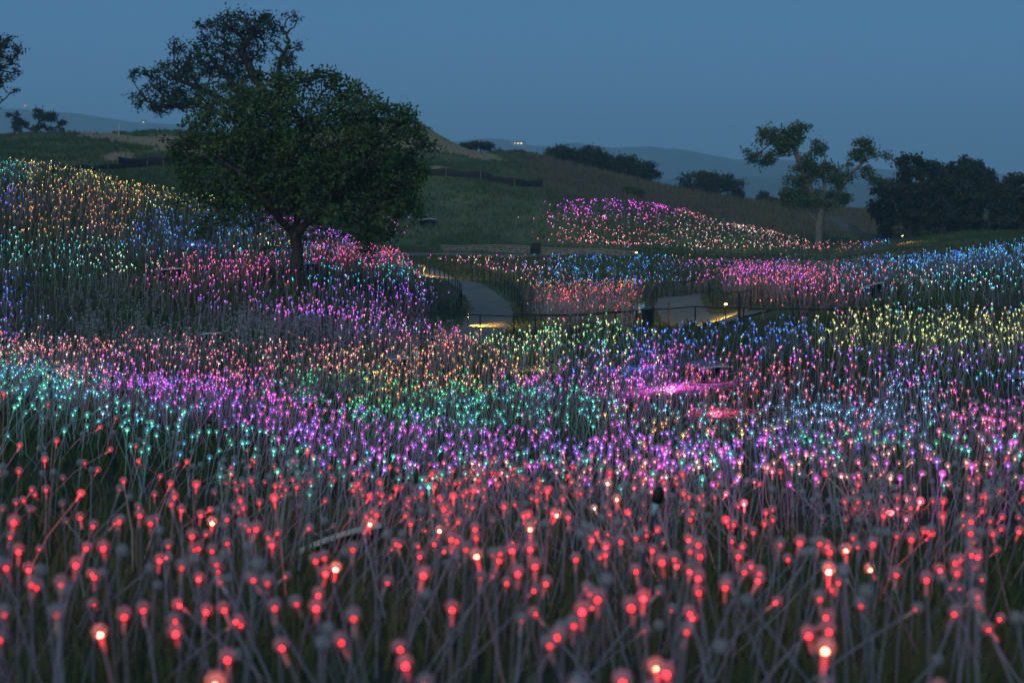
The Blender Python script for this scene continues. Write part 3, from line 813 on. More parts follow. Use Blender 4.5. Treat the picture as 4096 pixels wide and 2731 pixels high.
# valley floor
seed("WPMW", rg(1650, 2200, 90), [1030, 1070, 1105]); seed("BBC", rg(2150, 2750, 80), [1030, 1065, 1100]); seed("MPMV", rg(2750, 3150, 80), [1045, 1080, 1110])
seed("OOAPU", rg(1950, 2550, 80), [1132]); seed("PUU", rg(1800, 2100, 80), [1140]); seed("RUUUP", rg(1950, 2560, 80), [1155]); seed("RUUUUUUPUUU", rg(2000, 2560, 80), [1185, 1220, 1260]); seed("RRVU", rg(2500, 3000, 80), [1145, 1175])
# mound
seed("MMVM", rg(2300, 2650, 70), [800, 835]); seed("MPWU", rg(2200, 2700, 80), [880]); seed("PPW", rg(2250, 2650, 80), [920, 955]); seed("WKSW", rg(2650, 3200, 80), [890, 930, 970, 1000])
seed("USP", rg(2800, 3450, 80), [870, 920, 980]); seed("U", rg(1500, 2150, 90), [840, 900, 950])
SD = np.array([(s[0], s[1]) for s in SEEDS], dtype=float); SMIX = [s[2] for s in SEEDS]

def place_lamps():
    Xs, Ys = [], []
    # planted bank by bank: candidates in the plan, kept by the planting's density
    n = 270000
    Y = RNG.uniform(4.5, 122, n); X = RNG.uniform(-1, 1, n) * (Y * 0.345 + 2.6)
    px = CX + F * X / Y
    cell = (0.345 * Y + 2.6) * 2 * (122 - 4.5) / n          # m2 stood for by a candidate
    dens = np.zeros(n)
    clump = 0.45 + 1.1 * fnoise(X * 0.5, Y * 0.5, 3)
    pxt = px; px = px + (fnoise(X * 0.5 + 60, Y * 0.5 + 9) - 0.5) * 200 + RNG.normal(0, 22, n)      # ragged edges to the beds
    fgfar = np.interp(px, [1500, 1700, 1800, 2050, 2200, 2400, 2700, 3000, 3500, 4200], [60, 58, 54, 54, 57, 57.5, 53.5, 54.0, 53.5, 51.5])
    fg = Y < fgfar
    base = np.interp(Y, [4.5, 8, 13, 16, 20, 27, 33, 45, 60], [6.5, 6.5, 6.5, 8.0, 10.5, 11.0, 10.0, 9.5, 9.0])
    dens = np.where(fg, base, dens)
    lowl = (px < 1000) & (Y > 14) & (Y < 24); dens = np.where(lowl, 3.4, dens)
    dens = np.where((px < 1200) & (Y > 24) & (Y < 30), 6.5, dens)
    dens = np.where((px > 2750) & (Y > 30) & (Y < 60) & fg, 7.0, dens)
    # bank under the round oak
    lim = np.interp(Y, [55, 66, 71, 76, 82, 90, 95, 105], [1830, 1815, 1745, 1650, 1600, 1570, 1550, 1500])
    bank = (px < lim) & (Y >= 54) & (Y < np.interp(px, [0, 1190, 1600, 1750], [94, 90, 100, 103]))
    dens = np.where(bank, np.interp(Y, [54, 57, 60, 64, 68, 92], [9, 7.5, 4.0, 4.5, 6.2, 6.2]), dens)
    dens = np.where(bank & (px > 900) & (Y < 60), 11.0, dens)
    # right bank
    rb = (px > np.interp(Y, [57, 62, 68, 75, 90], [3150, 3040, 2960, 2890, 2800])) & (Y > np.interp(px, [2900, 3300, 4100], [64, 60.5, 57.5])) & (Y < np.interp(px, [2900, 3300, 3700, 4096], [88, 84, 80, 76]))
    dens = np.where(rb, np.interp(Y, [57, 66, 80], [5, 6.5, 9]), dens)
    # valley floor
    left = np.interp(Y, [62, 70, 76, 85, 95, 104, 110, 122], [2060, 2110, 2110, 2080, 1990, 1900, 1800, 1640])
    pj = px + RNG.normal(0, 55, n)
    vd = (pj > left) & (pj < np.interp(Y, [62, 75, 82, 86], [2480, 2550, 2640, 3000])) & (Y > np.interp(px, [2050, 2600], [63.5, 67])) & (Y < 87)
    dens = np.where(vd, np.where(Y < 80, 12.0, 9.0), dens)
    vs = (px > left) & (px < 3250) & (Y >= 87)
    dens = np.where(vs & (dens == 0), np.interp(Y, [87, 93, 122], [3.0, 1.1, 0.9]), dens)
    keep = RNG.random(n) < dens * clump * cell
    Xs.append(X[keep]); Ys.append(Y[keep])
    n = 9000
    Y = RNG.uniform(161, 190, n); px = RNG.uniform(1500, 3560, n); X = (px - CX) / F * Y
    cell = (3560 - 1500) / F * Y * 29 / n
    dens = np.where(px > np.interp(Y, [161, 172, 186], [2330, 2180, 2280]), 2.2, 1.2)
    dens = np.where(Y > np.interp(px, [1500, 2150, 2300, 2700, 3000, 3300, 3560], [186, 184, 186, 188, 181, 176, 168]), 0, dens)
    keep = RNG.random(n) < dens * (0.4 + 1.2 * fnoise(X * 0.3, Y * 0.3)) * cell
    Xs.append(X[keep]); Ys.append(Y[keep])
    X, Y = np.concatenate(Xs), np.concatenate(Ys)
    keep = (path_dist(X, Y) > 0.9)
    for sx, sy, r in CLEAR: keep &= (X - sx) ** 2 + (Y - sy) ** 2 > r * r
    X, Y = X[keep], Y[keep]
    return X, Y, gz(X, Y)

# what stands between the lamps keeps its own clear spot
SHELTERS = [  # px, row of its foot, row of its top, width px, turn, label
 (1390, 2235, 2110, 345, 0.42, "dark arched projector hood with a pale bowed front edge among the red lamps"),
 (2830, 1525, 1462, 150, 0.55, "blue-grey folded projector hood beside the glowing pink cable bundle"),
 (215, 1535, 1470, 140, 0.42, "dark blue projector hood among the turquoise lamps"),
 (1590, 1485, 1430, 95, 0.50, "projector hood with a tilted pale edge among the orange lamps beside the white oval marker"),
 (850, 1368, 1330, 80, 0.10, "projector hood with a pale ridge among the unlit lamps"),
 (690, 1108, 1072, 85, 0.25, "arched projector hood at the edge of the magenta lamps"),
 (1242, 1085, 1052, 60, 0.0, "small projector hood behind the round oak's trunk"),
 (1712, 905, 878, 74, 0.0, "pale-topped projector hood standing alone on the grass slope behind the round oak"),
 (3480, 1185, 1135, 105, 0.45, "projector hood with a slanting pale edge among the red and pink lamps of the bank"),
 (3510, 1850, 1760, 130, 0.45, "blue-grey projector hood half buried among the salmon and violet lamps"),
 (1220, 1650, 1600, 85, 0.2, "small blue projector hood sunk in the violet lamps"),
 (4085, 1570, 1500, 100, 0.6, "blue-grey projector hood at the edge of the pale blue lamps"),
]
def ground_Y(px, row, lo=6.0, hi=300.0):
    """How far out the ground first shows at this column and row."""
    Yg = np.geomspace(lo, hi, 1500); Xg = (px - CX) / F * Yg
    r = HZ + F * (Z0 - gz(Xg, Yg)) / Yg
    k = np.argmax(r <= row)
    return float(Yg[k])
SHELTERS = [(s_[0], ground_Y(s_[0], s_[1], 10)) + s_[1:] for s_ in SHELTERS]
CLEAR = [((s_[0] - CX) / F * s_[1], s_[1], s_[4] / F * s_[1] * 0.6) for s_ in SHELTERS] + [((1190 - CX) / F * 66, 66, 0.6)]
LX, LY, LZ = place_lamps()
NL = len(LX)
hgt = RNG.normal(0.93, 0.10, NL).clip(0.6, 1.15)
az = RNG.uniform(0, 2 * math.pi, NL)
slow = (fnoise(LX * 0.25 + 7, LY * 0.25) - 0.5) * 10
az = np.where(RNG.random(NL) < 0.45, slow, az)
tilt = np.abs(RNG.normal(0, np.interp(LY, [10, 30, 60, 70], [25, 22, 18, 13]))); tilt = np.where(RNG.random(NL) < 0.09, RNG.uniform(30, 60, NL), tilt); tilt = np.radians(tilt)
dirx, diry, dirz = np.sin(tilt) * np.cos(az), np.sin(tilt) * np.sin(az), np.cos(tilt)
bend = RNG.normal(0, 0.035, NL) + np.where(tilt > 0.5, 0.08, 0)
TX, TY, TZ = LX + dirx * hgt, LY + diry * hgt, LZ + dirz * hgt
hpx, hrow = proj(TX, np.maximum(TY, 1.0), TZ)
jx = hpx + RNG.normal(0, 55, NL); jy = hrow + RNG.normal(0, 16, NL) * np.where(hrow > 1800, 3.2, np.where(hrow > 1300, 1.7, 1.0))
tint = np.zeros((NL, 3)); kindc = np.array(["U"] * NL, dtype='<U1')
for s in range(0, NL, 4000):
    d = ((jx[s:s+4000, None] - SD[None, :, 0]) / 1.8) ** 2 + (jy[s:s+4000, None] - SD[None, :, 1]) ** 2
    j = d.argmin(axis=1)
    for a, jj in enumerate(j):
        kindc[s + a] = SMIX[jj][RNG.integers(len(SMIX[jj]))]
stray = RNG.random(NL) < 0.10
kindc = np.where(stray & (hrow < 1900), "U", kindc)
for kk, c in COLOURS.items():
    tint[kindc == kk] = c
lum = np.exp(RNG.normal(-0.9, 1.1, NL)).clip(0.05, 5.0)
lum = np.where(LY > 18, np.exp(RNG.normal(-0.45, 0.65, NL)).clip(0.12, 2.4), lum)
lum *= np.where(np.isin(kindc, ['M', 'V', 'P']), 1.35, np.where(np.isin(kindc, ['T', 'C', 'L', 'G']) & (hrow > 1400), 0.72, 1.0))
tint = np.clip(tint * (1 + RNG.normal(0, 0.10, (NL, 3))), 0, 1.2)
tint *= lum[:, None]

inframe = (hpx > -60) & (hpx < 4156) & (hrow < 2731) & (hrow > 0) & (LY > 5.0)
order = np.argsort(np.where(inframe, LY, 1e9))
NEAR = order[:300]
near_mask = np.zeros(NL, dtype=bool); near_mask[NEAR] = True
# keep the lens clear
drop = (LY < 5.6) & ~near_mask

def ico(sub):
    t = (1 + 5 ** 0.5) / 2
    v = [(-1, t, 0), (1, t, 0), (-1, -t, 0), (1, -t, 0), (0, -1, t), (0, 1, t), (0, -1, -t), (0, 1, -t), (t, 0, -1), (t, 0, 1), (-t, 0, -1), (-t, 0, 1)]
    v = [np.array(p) / np.linalg.norm(p) for p in v]
    f = [(0, 11, 5), (0, 5, 1), (0, 1, 7), (0, 7, 10), (0, 10, 11), (1, 5, 9), (5, 11, 4), (11, 10, 2), (10, 7, 6), (7, 1, 8), (3, 9, 4), (3, 4, 2), (3, 2, 6), (3, 6, 8), (3, 8, 9), (4, 9, 5), (2, 4, 11), (6, 2, 10), (8, 6, 7), (9, 8, 1)]
    for _ in range(sub):
        mid, nf = {}, []
        def m_(a, b_):
            k = (min(a, b_), max(a, b_))
            if k not in mid:
                v.append((v[a] + v[b_]) / np.linalg.norm(v[a] + v[b_])); mid[k] = len(v) - 1
            return mid[k]
        for a, b_, c in f:
            x, y, z = m_(a, b_), m_(b_, c), m_(c, a)
            nf += [(a, x, z), (b_, y, x), (c, z, y), (x, y, z)]
        f = nf
    return np.array(v), np.array(f)

def stem_rings(base, top, bendv, r0, r1, sides, segs, t0=0.0, t1=1.0):
    """Bent tubes, vectorised: base/top (n,3), bendv (n,3) sideways sag at mid height."""
    n = len(base)
    ts = np.linspace(t0, t1, segs + 1)
    d = top - base; d /= np.linalg.norm(d, axis=1)[:, None]
    u = np.cross(d, np.array([[0, 1.0, 0.0]])); u /= np.maximum(np.linalg.norm(u, axis=1)[:, None], 1e-6); v = np.cross(d, u)
    a = np.arange(sides) * 2 * math.pi / sides + 0.5
    ring = u[:, None, :] * np.cos(a)[None, :, None] + v[:, None, :] * np.sin(a)[None, :, None]
    V = []
    for t in ts:
        c = base + (top - base) * t + bendv * (4 * t * (1 - t))
        r = (r0 + (r1 - r0) * t)
        V.append(c[:, None, :] + ring * r)
    V = np.stack(V, 1).reshape(n, -1, 3)
    k = np.arange(sides); k2 = (k + 1) % sides
    q = np.concatenate([np.stack([s * sides + k, s * sides + k2, (s + 1) * sides + k2, (s + 1) * sides + k], -1) for s in range(segs)])
    tri = np.concatenate([q[:, [0, 1, 2]], q[:, [0, 2, 3]]])
    return V, tri

def build_mass(sel):
    base = np.stack([LX, LY, LZ - 0.03], 1)[sel]; top = np.stack([TX, TY, TZ], 1)[sel]
    d = top - base; d /= np.linalg.norm(d, axis=1)[:, None]
    side = np.stack([-np.sin(az), np.cos(az), 0 * az], 1)[sel]
    bv = side * bend[sel][:, None] + np.array([[0, 0, 1.0]]) * np.where(tilt[sel] > 0.5, 0.07, 0.0)[:, None]
    n = len(base); cols_ = tint[sel]; Yd = base[:, 1]
    far = np.interp(Yd, [80, 120, 165], [1.0, 1.4, 1.9])                      # distant tips oversized, standing in for bloom and lost brightness
    grp = []
    srad = np.interp(Yd, [30, 80], [1.0, 0.72])[:, None, None]
    Vs, tr = stem_rings(base, top - d * GLOBE_R * 0.8, bv, 0.0050 * srad, 0.0042 * srad, 3, 2)
    grp.append((Vs, tr, 0, False))
    for lo, hi, sub in ((0, 30, 2), (30, 62, 1), (62, 999, 0)):
        m = (Yd >= lo) & (Yd < hi)
        iv, if_ = ico(sub)
        V = top[m][:, None, :] + iv[None] * (GLOBE_R * np.clip(Yd[m] / 90, 1, 1.4))[:, None, None]
        grp.append((V, if_, 1, True, m))
    # hot tip: a drop at the stem's end inside the globe
    iv, if_ = ico(0)
    tipc = top - d * GLOBE_R * 0.45
    st = iv[None] * (np.interp(Yd, [12, 30], [0.0075, 0.0062]) * far)[:, None, None]
    st = st + d[:, None, :] * (st * d[:, None, :]).sum(-1, keepdims=True) * 0.9
    lit = cols_.sum(axis=1) > 0
    grp.append(((tipc[:, None, :] + st)[lit], if_, 2, True, lit))
    # glowing collar just under it
    Vc, tc_ = stem_rings(tipc - d * 0.075, tipc, bv * 0, 0.0054, 0.0085, 3, 1)
    grp.append((Vc[lit], tc_, 3, False, lit))
    AV, AT, AM, AC, AS = [], [], [], [], []
    off = 0
    for g in grp:
        V, tri, mi, sm = g[:4]; m = g[4] if len(g) > 4 else np.ones(n, dtype=bool)
        k = V.shape[1]; c = len(V)
        AV.append(V.reshape(-1, 3)); AT.append((tri[None] + (np.arange(c) * k)[:, None, None] + off).reshape(-1, 3))
        AM.append(np.full(c * len(tri), mi)); AC.append(np.repeat(cols_[m], k, axis=0)); AS.append(np.full(c * len(tri), sm))
        off += c * k
    me = mk_mesh("globe_lamps", np.vstack(AV), np.vstack(AT), lamp_mats('tint'), np.concatenate(AM), np.vstack(AC), np.concatenate(AS))
    tag(obj("globe_lamps", me), "thousands of small glowing glass globes on thin stems spread over the valley in bands of colour", "lamps", kind="stuff")
build_mass(np.where(~near_mask & ~drop)[0])

# the 300 lamps that show largest, each with its parts
NM = lamp_mats('object')
VARS = []
for k in range(14):
    bv = np.array([[RNG.normal(0, 0.03), RNG.normal(0, 0.03), 0.0]])
    Vs, tr = stem_rings(np.array([[0, 0, -0.03]]), np.array([[0, 0, 0.93 - GLOBE_R * 0.8]]), bv, 0.0058, 0.005, 7, 5)
    VARS.append(mk_mesh("stem", Vs[0], tr, NM[0], smooth=True))
iv, if_ = ico(2)
GLOBE = mk_mesh("globe", iv * GLOBE_R, if_, NM[1], smooth=True)
iv1, if1 = ico(1)
TIPM = mk_mesh("light_tip", iv1 * np.array([0.0075, 0.0075, 0.0115]), if1, NM[2], smooth=True)
Vc, tc_ = stem_rings(np.array([[0, 0, -0.075]]), np.array([[0, 0, 0.0]]), np.zeros((1, 3)), 0.0062, 0.0105, 7, 2)
COLM = mk_mesh("glowing_collar", Vc[0], tc_, NM[3], smooth=True)
HUE = dict(R="red", P="pink", S="salmon", M="magenta", V="violet", B="blue", C="cyan", T="turquoise", G="green", Y="yellow", A="amber", O="orange", W="white", L="pale blue", K="pale green")
_py = ground_Y(2520, 2480, 10); PIPE = ((2520 - CX) / F * _py, _py)
for q, i in enumerate(NEAR):
    root = empty("globe_lamp", (LX[i], LY[i], LZ[i]))
    d = Vector((float(dirx[i]), float(diry[i]), float(dirz[i])))
    root.rotation_mode = 'QUATERNION'
    root.rotation_quaternion = Vector((0, 0, 1)).rotation_difference(d)
    sc = float(hgt[i] / 0.93)
    c = (*[float(v) for v in tint[i]], 1.0)
    parts = [("stem", VARS[q % 14], (0, 0, 0), (1, 1, sc)), ("globe", GLOBE, (0, 0, 0.93 * sc), (1, 1, 1))]
    if kindc[i] != "U":
        parts += [("light_tip", TIPM, (0, 0, 0.93 * sc - GLOBE_R * 0.62), (1, 1, 1)), ("glowing_collar", COLM, (0, 0, 0.93 * sc - GLOBE_R * 0.62), (1, 1, 1))]
    for nm, me_, loc, s in parts:
        o = bpy.data.objects.new(nm, me_); o.location = loc; o.scale = s; o.color = c
        if nm == "light_tip" and kindc[i] == "R" and lum[i] > 1.9: o.color = (c[0], 0.20 * c[0], 0.09 * c[0], 1.0)      # burning white at the core
        link(o, root)
    near_hood = math.hypot(LX[i] - CLEAR[0][0], LY[i] - CLEAR[0][1]) < 1.3
    near_pipe = math.hypot(LX[i] - PIPE[0], LY[i] - PIPE[1]) < 0.9
    lean = "bent low" if tilt[i] > 0.6 else ("leaning" if tilt[i] > 0.22 else "upright")
    where = "beside the dark arched hood" if near_hood else ("beside the tall dark pipe" if near_pipe else ("in the red bed" if kindc[i] in "RU" else "edging the red bed"))
    if kindc[i] == "U": lab = "unlit clear glass globe on a thin %s stem %s" % (lean, where)
    else: lab = "%s %s glass globe on a thin %s stem %s" % ("white-hot" if lum[i] > 1.9 else ("bright" if lum[i] > 0.6 else "dimly glowing"), HUE[kindc[i]], lean, where)
    tag(root, lab, "lamp", "globe lamps in the red bed")

# ------------------------------------------------------------------ projector hoods between the lamps
def hood(px, Y, foot, top, wpx, turn, label):
    back_low = any(k in label for k in ('arched', 'ridge', 'slanting', 'pale-topped', 'small projector'))
    rise = -0.22 if back_low else 0.12
    w = wpx / F * Y; h = float(np.clip((foot - top) / F * Y, 0.28, 0.75)); dp = w * 0.62
    p = on(px, Y)
    root = empty("projector_hood", p, turn)
    root.rotation_euler = (0, -0.30 if "bowed" in label else (-0.2 if "slanting" in label else -0.04), 0.1 if "bowed" in label else turn)
    n = 9
    xs = np.linspace(-w / 2, w / 2, n); arch = h + 0.04 * w * (1 - (2 * xs / w) ** 2) - 0.03 * w
    # roof sheet, 18 mm thick, pitched slightly to the back
    V, fcs = [], []
    for dz in (0.0, -0.018):
        for y, dy in ((-dp / 2, 0.0), (dp / 2, rise * w)):
            for x, z in zip(xs, arch): V.append((x, y, z + dy + dz))
    for i in range(n - 1):
        fcs += [(i, i + 1, n + i + 1, n + i), (2 * n + i + 1, 2 * n + i, 3 * n + i, 3 * n + i + 1), (i + 1, i, 2 * n + i, 2 * n + i + 1), (n + i, n + i + 1, 3 * n + i + 1, 3 * n + i)]
    fcs += [(0, n, 3 * n, 2 * n), (n - 1, 3 * n - 1, 4 * n - 1, 2 * n - 1)]
    MB().add(V, fcs).build("roof", M["roof_sheet"], root)
    # pale edge strip along the front
    e = MB(); V = []; fcs = []
    for y in (-dp / 2 - 0.012, -dp / 2 - 0.001):
        for dz in (0.008, -0.045):
            for x, z in zip(xs, arch): V.append((x, y, z + dz))
    for i in range(n - 1):
        fcs += [(n + i, n + i + 1, i + 1, i), (2 * n + i, 2 * n + i + 1, 3 * n + i + 1, 3 * n + i), (i, i + 1, 2 * n + i + 1, 2 * n + i), (n + i + 1, n + i, 3 * n + i, 3 * n + i + 1)]
    e.add(V, fcs + [(0, 2 * n, 3 * n, n), (n - 1, 2 * n - 1, 4 * n - 1, 3 * n - 1)]).build("edge_strip", M["trim"], root)
    for sx in (-1, 1):
        MB().box((sx * w * 0.43, 0.02, h * 0.36), (0.012, dp * 0.42, h * 0.38)).build("side_panel", M["box_dark"], root)
    MB().box((0, dp * 0.44, h * 0.36), (w * 0.41, 0.012, h * 0.36)).build("back_panel", M["box_dark"], root)
    pr = MB().box((0, 0.03, h * 0.3), (w * 0.2, dp * 0.22, h * 0.2)).build("projector", M["black"], root)
    MB().lathe((0, 0, 0), [(0.05 * w, 0), (0.06 * w, 0.05 * w), (0.05 * w, 0.06 * w)], 10).build("lens", M["dark_metal"], pr)
    pr.children[0].rotation_euler = (math.radians(90), 0, 0); pr.children[0].location = (0, 0.03 - dp * 0.22, h * 0.32)
    tag(root, label, "hood", "projector hoods")
for s_ in SHELTERS: hood(*s_)

# ------------------------------------------------------------------ glowing fibre bundles
def fibre_mat(name, c, strength):
    m, nt, out = new_mat(name)
    at = nt.nodes.new("ShaderNodeAttribute"); at.attribute_name = "lightness"
    mu = nt.nodes.new("ShaderNodeMath"); mu.operation = 'MULTIPLY'; mu.inputs[1].default_value = strength
    nt.links.new(at.outputs["Fac"], mu.inputs[0])
    e = nt.nodes.new("ShaderNodeEmission"); e.inputs[0].default_value = (*c, 1); nt.links.new(mu.outputs[0], e.inputs[1])
    df = nt.nodes.new("ShaderNodeBsdfDiffuse"); df.inputs[0].default_value = (0.05, 0.055, 0.06, 1)
    ad = nt.nodes.new("ShaderNodeAddShader"); nt.links.new(e.outputs[0], ad.inputs[0]); nt.links.new(df.outputs[0], ad.inputs[1])
    nt.links.new(ad.outputs[0], out.inputs[0])
    return m
def bundle(px, row, c, strength, nst, length, ang, label, spread=0.8, seed=1, core=1.0):
    rng = np.random.default_rng(seed)
    Y = ground_Y(px, row, 12); p0 = on(px, Y)
    root = empty("fibre_bundle", p0)
    mt = fibre_mat("fibre_" + str(seed), c, strength)
    V, T, H = [], [], []
    for k in range(nst):
        a = ang + rng.normal(0, spread) + (math.pi if rng.random() < 0.5 else 0)
        q = p0[:2] + rng.normal(0, 0.28, 2) - np.array([math.cos(a), math.sin(a)]) * 0.1
        pts, dist = [], []
        L = length * rng.uniform(0.35, 1.1); n = 9
        for j in range(n):
            z = gz1(q[0], q[1]) + 0.02 + abs(rng.normal(0, 0.03)) + 0.10 * math.exp(-j * 0.7)
            pts.append((q[0], q[1], z)); dist.append(j / (n - 1))
            a += rng.normal(0, 0.16); q = q + np.array([math.cos(a), math.sin(a)]) * L / n
        pts = np.array(pts)
        base, top = pts[:-1], pts[1:]
        Vs, tr = stem_rings(base, top, np.zeros_like(base), 0.0032, 0.0032, 3, 1)
        off = sum(len(x) for x in V)
        V.append(Vs.reshape(-1, 3)); T.append((tr[None] + (np.arange(len(base)) * 6)[:, None, None] + off).reshape(-1, 3))
        hd = np.exp(-np.array(dist) * 3.4) * rng.uniform(0.1, 1.3) + (rng.random(n) < 0.15) * 0.5 * np.exp(-np.array(dist) * 1.5)
        H.append(np.stack([np.repeat(hd[:-1], 3).reshape(-1, 3), np.repeat(hd[1:], 3).reshape(-1, 3)], 1).reshape(-1))
    V = np.vstack(V) - p0
    me = mk_mesh("strands", V, np.vstack(T), mt, extra={"lightness": np.concatenate(H)})
    o = obj("strands", me, root); o["kind"] = "stuff"
    iv, if_ = ico(2)
    iv = iv * (1 + 0.25 * np.sin(iv[:, 0:1] * 7 + iv[:, 1:2] * 5)) * np.array([0.10, 0.07, 0.06]) * core + np.array([0, 0, 0.06])
    me = mk_mesh("light_head", iv, if_, fibre_mat("head_" + str(seed), c, strength * 7.0), smooth=True, extra={"lightness": np.ones(len(iv))})
    obj("light_head", me, root)
    tag(root, label, "cable", "glowing fibre bundles")
bundle(2685, 1568, (1, .10, .80), 4.2, 120, 2.8, 0.35, "bright magenta glowing bundle of fibre strands on bare ground below the folded hood", seed=101, core=1.3)
bundle(2868, 1668, (1, .05, .16), 3.2, 60, 1.2, 0.2, "red glowing bundle of fibre strands on the ground behind the orange lamps", seed=102)
bundle(2560, 1490, (.08, .2, 1), 0.9, 60, 2.6, 0.5, "dim blue glowing fibre strands trailing over the ground under the blue lamps", seed=103, core=0.5)
bundle(2168, 1490, (.75, .8, .15), 0.9, 30, 1.2, 0.15, "yellow-green glowing fibre strands on the ground under the yellow lamps", seed=104, core=0.5)
bundle(770, 985, (.10, .25, 1), 0.9, 40, 1.6, 0.0, "blue glowing fibre bundle on the bank below the blue lamps", seed=105, core=0.7)
bundle(3560, 1705, (.4, .6, 1), 0.25, 60, 1.8, 0.3, "faint pale blue fibre strands on the ground under the pale blue lamps", seed=106, core=0.35)
bundle(3300, 1640, (.35, .5, 1), 0.15, 40, 2.2, 0.1, "faint tangled fibre strands on dark ground between the red and pale blue lamps", seed=107, core=0.3)
bundle(3560, 2070, (1, .12, .15), 1.0, 40, 0.5, 0.0, "small red glimmering knot of fibre strands on the ground in the red bed", seed=108, core=0.5)

BARE = [tuple(o_.location[:2]) for o_ in list(col.objects) if o_.name.startswith('fibre_bundle')]
grass()

# ------------------------------------------------------------------ fences, posts, wall
def fence(pts, label, h=0.78, step=2.0, group="path railings", sag=0.03, r=0.021):
    pl = resample([((p - CX) / F * Y, Y) for p, Y in pts], step)
    z = gz(pl[:, 0], pl[:, 1])
    b0 = np.array([pl[0, 0], pl[0, 1], z[0]])
    root = empty("railing", b0)
    pm = None
    rail = []
    for i in range(len(pl)):
        if pm is None:
            pm = MB().tube([(0, 0, -0.15), (0, 0, h)], 0.026, 6)
            o = pm.build("post", M["dark_metal"], root); pmesh = o.data
        else:
            o = obj("post", pmesh, root)
        o.location = (pl[i, 0] - b0[0], pl[i, 1] - b0[1], z[i] - b0[2])
        rail.append((pl[i, 0] - b0[0], pl[i, 1] - b0[1], z[i] - b0[2] + h))
        if i < len(pl) - 1:
            mid = (pl[i] + pl[i + 1]) / 2
            rail.append((mid[0] - b0[0], mid[1] - b0[1], (z[i] + z[i + 1]) / 2 - b0[2] + h - sag))
    MB().tube(rail, r, 5).build("rail", M["dark_metal"], root)
    tag(root, label, "railing", group)
def side(key, off, i0, i1, label, **kw):
    pl, w = PLINE[key]
    d = np.gradient(pl, axis=0); d /= np.linalg.norm(d, axis=1)[:, None]
    q = pl + np.stack([-d[:, 1], d[:, 0]], 1) * (w / 2 + 0.25) * off
    q = q[(q[:, 1] >= i0) & (q[:, 1] <= i1)][::4]
    fence([(CX + F * x / y, y) for x, y in q], label, **kw)
fence([(1700, 61.5), (2040, 62), (2400, 61.2), (2700, 60), (3000, 58), (3500, 54.6), (3800, 53.0), (4400, 51.5)], "long thin black railing curving along the near edge of the path past the waste bin", h=0.84, r=0.022)
side("a", 1, 66, 118, "black railing along the outer bend of the winding gravel path beside the magenta bank")
side("a", -1, 68, 112, "black railing along the inner bend of the winding gravel path beside the unlit lamps")
fence([(2055, 64), (2200, 63.4), (2400, 63.0), (2545, 66)], "short black railing from the winding path to the waste bin")
fence([(2592, 70), (2603, 76), (2645, 82), (2740, 85.5), (2860, 87), (3050, 87.5)], "black railing behind the notice board curving along the far path edge")
side("b", -1, 67.5, 80, "short stepped black railing beside the grass verge of the far path")
fence([(2560, 139), (2800, 138), (3100, 135), (3400, 131)], "faint far railing along the walkway below the lamp mound", h=0.9, step=2.2)
fence([(3395, 205), (3470, 185), (3570, 166), (3690, 152)], "dark railing beside the sloping path below the thicket", h=0.95, step=1.2)

def post(px, Y, h, r, mat, label, plate=True):
    p = on(px, Y); root = empty("steel_post", p)
    MB().box((0, 0, h / 2), (r, r, h / 2)).build("shaft", M[mat], root)
    MB().box((0, 0, h + 0.012), (r * 1.15, r * 1.15, 0.012)).build("cap", M[mat], root)
    if plate: MB().box((0, 0, 0.04), (r * 4, r * 4, 0.03), taper=0.5).build("base_plate", M[mat], root)
    tag(root, label, "post")
post(2675, 68.0, 1.06, 0.04, "dark_metal", "dark square post on a base plate in the path beside the waste bin")
post(2957, 62.5, 1.05, 0.045, "dark_metal", "dark square post at the verge beside the lit path lamp")
post(2611, 66.3, 0.92, 0.04, "black", "black post standing against the waste bin")
post(2642, 67.5, 0.60, 0.028, "rust", "short rusty post between the waste bin and the dark square post", plate=False)

# waste bin
p = on(2590, 67.0); root = empty("waste_bin", p)
MB().lathe((0, 0, 0), [(0.20, 0.0), (0.215, 0.02), (0.235, 0.4), (0.25, 0.78), (0.262, 0.80), (0.262, 0.84)], 20).build("body", M["can_blue"], root, True)
lid = MB().lathe((0, 0, 0), [(0.268, 0.0), (0.268, 0.03), (0.22, 0.06), (0.10, 0.075), (0.02, 0.078)], 20).build("lid", M["can_lid"], root, True)
lid.location = (0, 0, 0.845); lid.rotation_euler = (math.radians(4), math.radians(-7), 0)
tag(root, "dark blue round waste bin with a tilted blue lid beside the path", "bin")
p = on(2145, 149.5); root = empty("waste_bin", p)
MB().box((0, 0, 0.45), (0.34, 0.3, 0.45)).build("body", M["black"], root)
MB().box((0, 0, 0.93), (0.37, 0.33, 0.03)).build("lid", M["black"], root)
MB().box((0, -0.302, 0.72), (0.2, 0.006, 0.07)).build("opening", M["box_dark"], root)
tag(root, "square black waste bin in the gap between the two stone seat walls", "bin")

